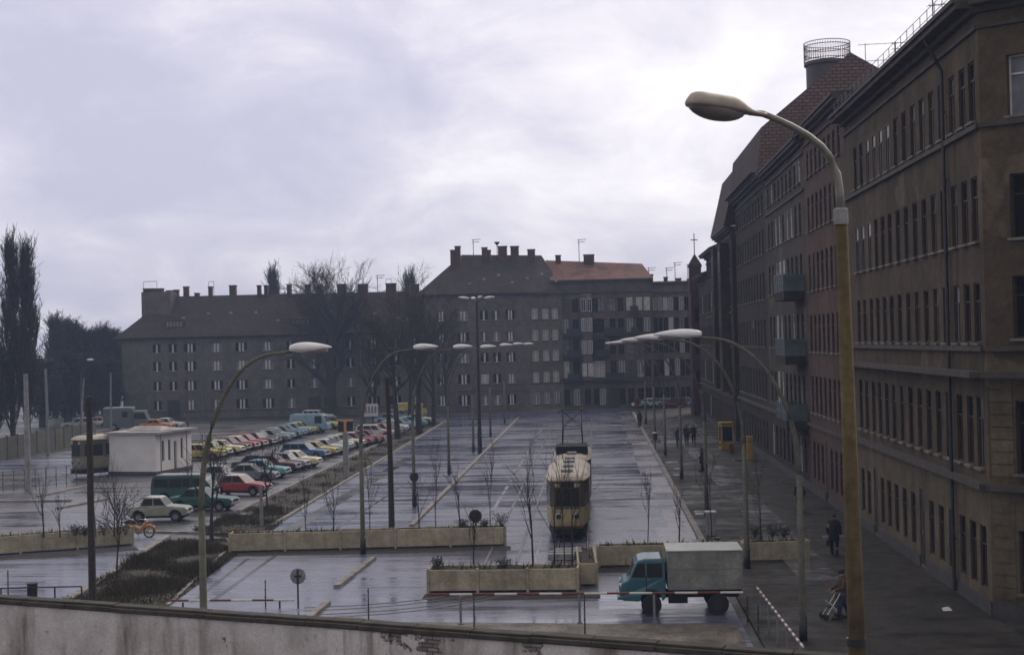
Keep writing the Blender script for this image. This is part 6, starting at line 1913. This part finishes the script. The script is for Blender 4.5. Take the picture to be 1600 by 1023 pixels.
def truck():
    """small cab-forward truck with a tall tarpaulin box, driving to the left"""
    y = 52.75
    x0, x1 = P(971, 930, y - .95).x, P(1162, 925, y - .95).x
    t = thing('truck', 'small truck with teal cab and grey box body crossing behind the barrier', 'truck', ((x0 + x1) / 2, y, .006), 0)
    S = x1 - x0; X = lambda px: (px - 1066.5) / 191 * S
    hw = .92
    m = M['p_truck'] = simple('truck_teal', (.028, .115, .15), .35, .12, 1.5, coat=.3)
    f = X(970); bk = X(1041)
    wx = X(1018)
    prof = [(bk, .62)] + [(wx + .40 * math.cos(math.pi * i / 7), .40 + .40 * math.sin(math.pi * i / 7) * 1.0 + .1) for i in range(8)] + [(f + .06, .52), (f - .03, .64), (f - .02, 1.0), (f + .05, 1.18), (f + .30, 1.30), (X(984), 1.36), (X(993), 1.86), (X(998), 1.98), (X(1008), 2.04), (X(1034), 2.05), (X(1040), 1.98), (bk, 1.36)]
    wf = lambda x, z: (1 - .10 * max(0, (z - 1.4) / .8)) * (1 - .12 * max(0, (f + .7 - x) / .7) ** 1.6)
    cab = prism(prof, hw, wf).build('cab', m, t, bevel=.11, normals=True)
    w = lambda x, z: hw * wf(x, z) + .003
    for s in (-1, 1):
        zb, zt = 1.38, 1.88
        for (a, b, a2, b2) in ((X(988), X(1009), X(997.5), X(1009)), (X(1012), X(1036), X(1012), X(1036))):
            pane(cab, 'side_window', [(a, s * w(a, zb), zb), (b, s * w(b, zb), zb), (b2, s * w(b2, zt), zt), (a2, s * w(a2, zt), zt)], M['glass'])
        mb = MB(); mb.disc((f + .02, s * .62, 1.02), (1, 0, 0), .12, .08, 14); mb.build('headlight', M['headlamp'], cab)
        mb = MB(); mb.box(X(1012), X(1016), min(s * hw * .99, s * (hw + .02)), max(s * hw * .99, s * (hw + .02)), 1.28, 1.31); mb.build('door_handle', M['chrome'], cab)
        mb = MB(); mb.box(X(1010), X(1011), min(s * hw * .97, s * (hw + .003)), max(s * hw * .97, s * (hw + .003)), .8, 1.44); mb.build('door_seam', M['under'], cab)
    pane(cab, 'windscreen', [(X(985), -hw * .8, 1.39), (X(985), hw * .8, 1.39), (X(993), hw * .74, 1.84), (X(993), -hw * .74, 1.84)], M['glass'], .02)
    mb = MB(); mb.box(f - .12, f + .1, -hw * .92, hw * .92, .56, .68); mb.build('bumper', M['p_truck'], t, bevel=.03)
    for s in (-1, 1):       # mirrors
        mb = MB(); xm = X(986); mb.tube([(xm, s * hw, 1.5), (xm - .1, s * (hw + .2), 1.6)], .012, 5); mb.box(xm - .14, xm - .11, s * (hw + .2) - .06, s * (hw + .2) + .06, 1.5, 1.72); mb.build('mirror', M['metal_dark'], cab)
    mb = MB(); mb.box(f - .05, f + .02, -.35, .35, .78, 1.0); mb.build('grille', M['metal_grey'], cab)
    # box body of two sheets high, with thin seams and a paler roof
    tar = plaster('truck_tarpaulin', (.265, .275, .25), (.19, .195, .18), None, .5, scale=1.5)
    a, b = X(1044), X(1161)
    hb = 1.0
    mb = MB(); mb.box(a, b, -hb, hb, .92, 2.31); bx = mb.build('box_body', tar, t, bevel=.03)
    mb = MB()
    for s in (-1, 1):
        mb.box(a + .02, b - .02, min(s * hb, s * (hb + .012)), max(s * hb, s * (hb + .012)), 1.66, 1.69)
        for k in (0, 1): mb.box((a, b - .05)[k], (a + .05, b)[k], min(s * hb, s * (hb + .015)), max(s * hb, s * (hb + .015)), .93, 2.29)
        mb.box(a + .06, b - .06, min(s * hb, s * (hb + .014)), max(s * hb, s * (hb + .014)), .93, .99)
    mb.build('seam', M['metal_grey'], bx)
    mb = MB(); mb.box(a - .03, b + .03, -hb - .03, hb + .03, 2.311, 2.35); mb.build('roof', M['silver_roof'], t, bevel=.015)
    mb = MB(); mb.box(X(1030), b - .1, -.45, -.3, .56, .74); mb.box(X(1030), b - .1, .3, .45, .56, .74); mb.box(a + .1, b - .05, -.95, .95, .76, .90); mb.box(X(1045), X(1075), -.85, -.5, .42, .74); mb.build('chassis', M['under'], t)
    wheel_set(t, (wx,), .9, .37, .22, False)
    for s in (-1, 1):
        mb = MB(); mb.disc((X(1122), s * .80, .39), (0, 1, 0), .39, .32, 20); o = mb.build('wheel', M['rubber'], t); mb = MB(); mb.disc((X(1122), s * .95, .39), (0, 1, 0), .2, .05, 14); mb.build('rim', M['metal_dark'], o)
        mb = MB(); mb.box(X(1122) - .5, X(1122) + .5, min(s * .6, s * .97), max(s * .6, s * .97), .80, .84); mb.build('mudguard', M['under'], t)
        mb = MB(); mb.box(b + .0, b + .05, s * .8 - .1, s * .8 + .1, .78, .88); mb.build('tail_light', M['tail'], t)


def moped():
    p = G(232, 839)
    t = thing('moped', 'orange moped with spoked wheels parked at the end of the left planter', 'moped', (p.x - .55, p.y, 0), R(-8))
    og = simple('moped_orange', (.42, .17, .03), .4, .15, 3, coat=.3)
    r = .29
    for x in (-.6, .62):
        mb = MB(); mb.tube([(x + r * math.cos(k * .3491), 0, .31 + r * math.sin(k * .3491)) for k in range(19)], .045, 8, cap=False); o = mb.build('wheel', M['rubber'], t, True)
        mb = MB()
        for k in range(12): mb.tube([(x, 0, .31), (x + .26 * math.cos(k * .5236), 0, .31 + .26 * math.sin(k * .5236))], .008, 3)
        mb.disc((x, 0, .31), (0, 1, 0), .07, .12, 10); mb.tube([(x + .25 * math.cos(k * .3491), 0, .31 + .25 * math.sin(k * .3491)) for k in range(19)], .014, 4, cap=False); mb.build('rim', M['chrome'], o)
    mb = MB(); mb.tube([(-.75, 0, .62), (-.45, 0, .66), (-.1, 0, .5), (.12, 0, .42), (.3, 0, .55), (.42, 0, .85)], [.1, .15, .13, .1, .1, .06], 10); mb.build('frame', og, t, True)
    mb = MB(); mb.tube([(.40, .0, .95), (.50, 0, .62), (.62, 0, .33)], [.05, .04, .03], 8); mb.build('fork', og, t)
    mb = MB(); mb.tube([(.62 + .35 * math.cos(a), 0, .31 + .35 * math.sin(a)) for a in (.1, .5, .9, 1.4, 1.9, 2.4, 2.8)], [.03, .07, .09, .09, .09, .07, .04], 8); mb.build('mudguard', og, t, True)
    mb = MB(); mb.tube([(-.78, 0, .80), (-.5, 0, .84), (-.15, 0, .80)], [.07, .13, .09], 10); mb.build('saddle', M['rubber'], t, True)
    mb = MB(); mb.tube([(.25, -.32, 1.02), (.38, -.15, .98), (.40, 0, .96), (.38, .15, .98), (.25, .32, 1.02)], .018, 6); mb.build('handlebar', M['chrome'], t)
    mb = MB(); mb.disc((.52, 0, .9), (1, 0, -.1), .09, .12, 12); mb.build('headlight', M['headlamp'], t)
    mb = MB(); mb.tube([(-.1, 0, .3), (.22, 0, .34)], [.13, .12], 10); mb.build('engine', M['metal_grey'], t); mb = MB(); mb.tube([(.1, .14, .25), (-.8, .16, .27)], .035, 6); mb.build('exhaust', M['chrome'], t)
    mb = MB(); mb.tube([(-.05, .1, .2), (-.1, .22, 0)], .015, 5); mb.build('stand', M['metal_dark'], t)


# ------------------------------------------------------------------ people
def person(label, loc, face, h=1.74, coat=(.02, .02, .022), legs=(.02, .02, .025), hair=(.02, .015, .01), stride=.28, bag=None, arms='walk', long_coat=True, skin=(.35, .2, .15), group='pedestrians on the right pavement'):
    t = thing('person', label, 'person', loc, face, group)      # faces local +x
    k = h / 1.74
    V = lambda x, y, z: Vector((x * k, y * k, z * k))
    def skinmesh(name, nodes, edges, radii, mat, parent, sub=1):
        me = bpy.data.meshes.new(name); me.from_pydata([tuple(n) for n in nodes], edges, []); me.materials.append(mat)
        o = bpy.data.objects.new(name, me); C.objects.link(o); o.parent = parent
        o.modifiers.new('skin', 'SKIN')
        me.skin_vertices  # layer is made by the modifier
        for i, r in enumerate(radii):
            me.skin_vertices[0].data[i].radius = ((r, r) if not isinstance(r, tuple) else r)
        me.skin_vertices[0].data[0].use_root = True
        s = o.modifiers.new('sub', 'SUBSURF'); s.levels = sub; s.render_levels = sub
        return o
    sm = simple('skin_%02d' % int(skin[0] * 100), skin, .6, .08, 5)
    lm = simple('trouser_%03d_%03d' % (int(legs[0] * 1000), int(legs[2] * 1000)), legs, .85, .2, 4)
    cm = simple('coat_%03d_%03d' % (int(coat[0] * 1000), int(coat[2] * 1000)), coat, .85, .25, 4)
    hm = simple('hair_%03d' % int(hair[0] * 1000), hair, .7, .2, 8)
    st = stride
    # body: pelvis root, spine, neck, head, arms with hands, legs with feet
    N = [V(0, 0, .95), V(0, 0, 1.15), V(.02, 0, 1.38), V(.03, 0, 1.50), V(.05, 0, 1.60), V(.055, 0, 1.70)]
    Rr = [(.15 * k, .11 * k), (.13 * k, .10 * k), (.15 * k, .10 * k), .055 * k, .082 * k, .07 * k]
    E = [(0, 1), (1, 2), (2, 3), (3, 4), (4, 5)]
    hands = []
    for s in (-1, 1):
        i = len(N)
        fx = st * s
        N += [V(.0, s * .10, .90), V(fx * .45 + .03, s * .11, .50), V(fx - .02, s * .11, .09), V(fx + .14, s * .12, .045)]
        Rr += [.075 * k, .045 * k, .03 * k, .024 * k]; E += [(0, i), (i, i + 1), (i + 1, i + 2), (i + 2, i + 3)]
        i = len(N)
        if arms == 'push': el, ha = V(.10, s * .26, 1.12), V(.36, s * .22, 1.02)
        else: el, ha = V(-fx * .25 - .03, s * .27, 1.12), V(-fx * .6 + .06, s * .27, .88)
        N += [V(.02, s * .19, 1.41), el, ha]
        Rr += [.048 * k, .032 * k, .028 * k]; E += [(2, i), (i, i + 1), (i + 1, i + 2)]
        d = (ha - el).normalized(); side = Vector((0, s, 0)); fw = d.cross(side).normalized()
        j = len(N); N.append(ha + d * .08 * k); Rr.append((.028 * k, .018 * k)); E.append((i + 2, j))
        for q in range(4):      # fingers
            b0 = len(N); off = fw * (.024 - .016 * q) * k; ln = (.075, .085, .08, .062)[q] * k
            N += [ha + d * .11 * k + off, ha + d * (.11 * k + ln * .55) + off - side * .012 * k, ha + d * (.11 * k + ln * .9) + off - side * .03 * k]
            Rr += [.009 * k] * 3; E += [(j, b0), (b0, b0 + 1), (b0 + 1, b0 + 2)]
        b0 = len(N); N += [ha + d * .05 * k + fw * .045 * k, ha + d * .09 * k + fw * .062 * k]; Rr += [.011 * k, .009 * k]; E += [(i + 2, b0), (b0, b0 + 1)]
        hands.append(ha)
    skinmesh('body', N, E, Rr, sm, t)
    hd = V(.06, 0, 1.655)
    # face features, ears and hair
    mb = MB(); mb.rings([[hd + V(-.02 + .115 * math.cos(a) * c, .088 * math.sin(a) * c, zz) for a in [6.2832 * q / 12 for q in range(12)]] for zz, c in ((-.06, .85), (-.01, 1.0), (.05, .96), (.09, .7), (.108, .25))]); mb.build('hair', hm, t, True)
    mb = MB(); mb.tube([hd + V(.075, 0, .0), hd + V(.105, 0, -.03), hd + V(.085, 0, -.04)], [.008 * k, .014 * k, .008 * k], 5); mb.build('nose', sm, t)
    mb = MB()
    for s in (-1, 1): mb.disc(hd + V(.078, s * .032, .005), (1, 0, 0), .011 * k, .01, 8)
    mb.box(*(c * k for c in (.132, .142, -.022, .022)), 1.585 * k, 1.592 * k); mb.build('eyes', M['under'], t)
    # clothing
    def garment(name, rings, mat): 
        mb = MB(); mb.rings([[V(cx + a * math.cos(th), b * math.sin(th), z) for th in [6.2832 * q / 16 for q in range(16)]] for z, cx, a, b in rings], cap=True); return mb.build(name, mat, t, True)
    hem = .58 if long_coat else .84
    garment('coat', [(hem, 0, .20 + st * .25 * long_coat, .235), (.80, 0, .19, .225), (1.0, 0, .165, .20), (1.18, .0, .155, .195), (1.36, .015, .16, .225), (1.45, .02, .12, .19), (1.50, .03, .075, .085), (1.53, .035, .07, .075)], cm)
    sl = MB()
    for s in (-1, 1):
        fx = st * s
        if arms == 'push': el, ha = V(.10, s * .26, 1.12), V(.36, s * .22, 1.02)
        else: el, ha = V(-fx * .25 - .03, s * .27, 1.12), V(-fx * .6 + .06, s * .27, .88)
        sl.tube([V(.02, s * .15, 1.42), V(.015, s * .21, 1.36), el, ha], [.07 * k, .08 * k, .066 * k, .052 * k], 10)
    sl.build('sleeves', cm, t, True)
    tr = MB()
    for s in (-1, 1):
        fx = st * s
        tr.tube([V(0, s * .10, .96), V(fx * .2, s * .105, .72), V(fx * .45 + .03, s * .11, .50), V(fx - .01, s * .11, .07)], [.115 * k, .1 * k, .085 * k, .072 * k], 10)
    tr.build('trousers', lm, t, True)
    sh = MB()
    for s in (-1, 1):
        fx = st * s
        sh.rings([[V(fx - .08 + u, s * .11 + w * math.cos(th), .0 + hh * max(0, math.sin(th)) + .0) for th in [6.2832 * q / 10 for q in range(10)]] for u, w, hh in ((-.06, .04, .06), (.0, .062, .14), (.09, .066, .135), (.18, .068, .115), (.26, .06, .09), (.33, .03, .04))])
    sh.build('shoes', M['under'], t)
    if bag:
        p = hands[bag[0]]
        w = thing('shopping_bag', bag[1], 'bag', (0, 0, 0)); Mw = Matrix.Translation(Vector(loc)) @ Matrix.Rotation(face, 4, 'Z')
        q = Mw @ (p + Vector((.02, 0, -.12)))
        w.location = q; w.rotation_euler = (0, 0, face)
        mb = MB(); mb.box(-.17, .17, -.07, .07, -.42, -.1); mb.build('pouch', simple('bag_leather', (.02, .016, .014), .6, .2, 4), w, bevel=.03)
        mb = MB(); mb.tube([(-.1, 0, -.1), (-.07, 0, .02), (0, 0, .05), (.07, 0, .02), (.1, 0, -.1)], .01, 5); mb.build('strap', M['under'], w)
    return t


def people():
    def at(px, py): p = G(px, py, .125); return (p.x, p.y, .125)
    person('person in a long black hooded coat walking away with a dark bag, beside the houses', at(1304, 865), R(80), 1.8, (.006, .006, .007), (.008, .008, .01), (.008, .006, .006), .22, (1, 'dark shopping bag hanging from the hand of the walker in black'))
    person('person in brown jacket and jeans pushing a folding push chair beside the ochre post', at(1318, 966), R(190), 1.72, (.06, .035, .026), (.018, .028, .06), (.012, .008, .006), .24, None, 'push', False)
    person('person in a dark red brown coat walking beside the rose house', at(1250, 797), R(250), 1.66, (.022, .010, .008), (.012, .01, .01), (.012, .008, .006), .2)
    person('person in black with a pale face turned to the street, beside the fourth right lamp', at(1098, 736), R(200), 1.72, (.006, .006, .008), (.007, .007, .009), (.01, .008, .006), .15)
    person('person in dark navy coat at the left of a group on the pavement', at(1060, 697), R(265), 1.74, (.014, .018, .016), (.01, .01, .014), (.012, .01, .008), .15)
    person('person in black coat in the middle of a group on the pavement', at(1073, 693), R(265), 1.76, (.008, .008, .016), (.01, .01, .012), (.01, .01, .01), .15)
    person('person in dark coat at the right of a group, close to a lamp post', at(1084, 691), R(265), 1.7, (.010, .008, .014), (.012, .01, .012), (.014, .01, .008), .12)
    person('person in dark clothes standing by the red round sign at the far kerb', at(1000, 666), R(250), 1.75, (.02, .016, .018), (.012, .012, .016), (.012, .01, .008), .1)
    # the cart
    p = G(1299, 966, .125)
    t = thing('push_cart', 'small folding push chair with dark seat and white tubes', 'push chair', (p.x, p.y, .125), R(190))
    mb = MB()
    for s in (-1, 1): mb.tube([(-.32, s * .2, 1.0), (-.18, s * .2, .75), (.25, s * .2, .12)], .018, 6); mb.tube([(-.28, s * .2, .12), (.12, s * .2, .62)], .018, 6)
    mb.tube([(-.32, -.2, 1.0), (-.32, .2, 1.0)], .018, 6); mb.build('frame', M['white'], t)
    mb = MB(); mb.box(-.2, .18, -.19, .19, .42, .48); mb.box(-.26, -.2, -.19, .19, .44, .85); mb.build('seat', simple('pram_cloth', (.02, .03, .05), .8, .2, 5), t, bevel=.02)
    for x in (-.28, .26):
        for s in (-1, 1):
            mb = MB(); mb.disc((x, s * .23, .1), (0, 1, 0), .1, .04, 12); mb.build('wheel', M['rubber'], t)





# ------------------------------------------------------------------ build
def main():
    init_materials(); paints()
    M['silver_roof'] = simple('truck_roof', (.42, .43, .42), .5, .15, 1.5)
    world(); sun()
    if HAZE > 0: haze()
    ground()
    right_row(); far_row(); antennas()
    trees(); saplings()
    border_wall(); planters(); concrete_fence()
    street_lamps(); masts(); signs(); barriers(); kiosk()
    trams(); truck(); cars(); grey_bus(); moped(); people()
    vs = SC.view_settings
    SC.display_settings.display_device = 'sRGB'
    vs.view_transform = 'Standard'; vs.look = 'None'; vs.exposure = EXPO; vs.gamma = 1.0; vs.use_curve_mapping = False
    SC.cycles.volume_bounces = 0
    SC.cycles.max_bounces = 5
    SC.cycles.diffuse_bounces = 3
    SC.cycles.glossy_bounces = 3
    SC.cycles.use_denoising = True
    SC.cycles.filter_width = 1.6


EXPO = 0.36
main()
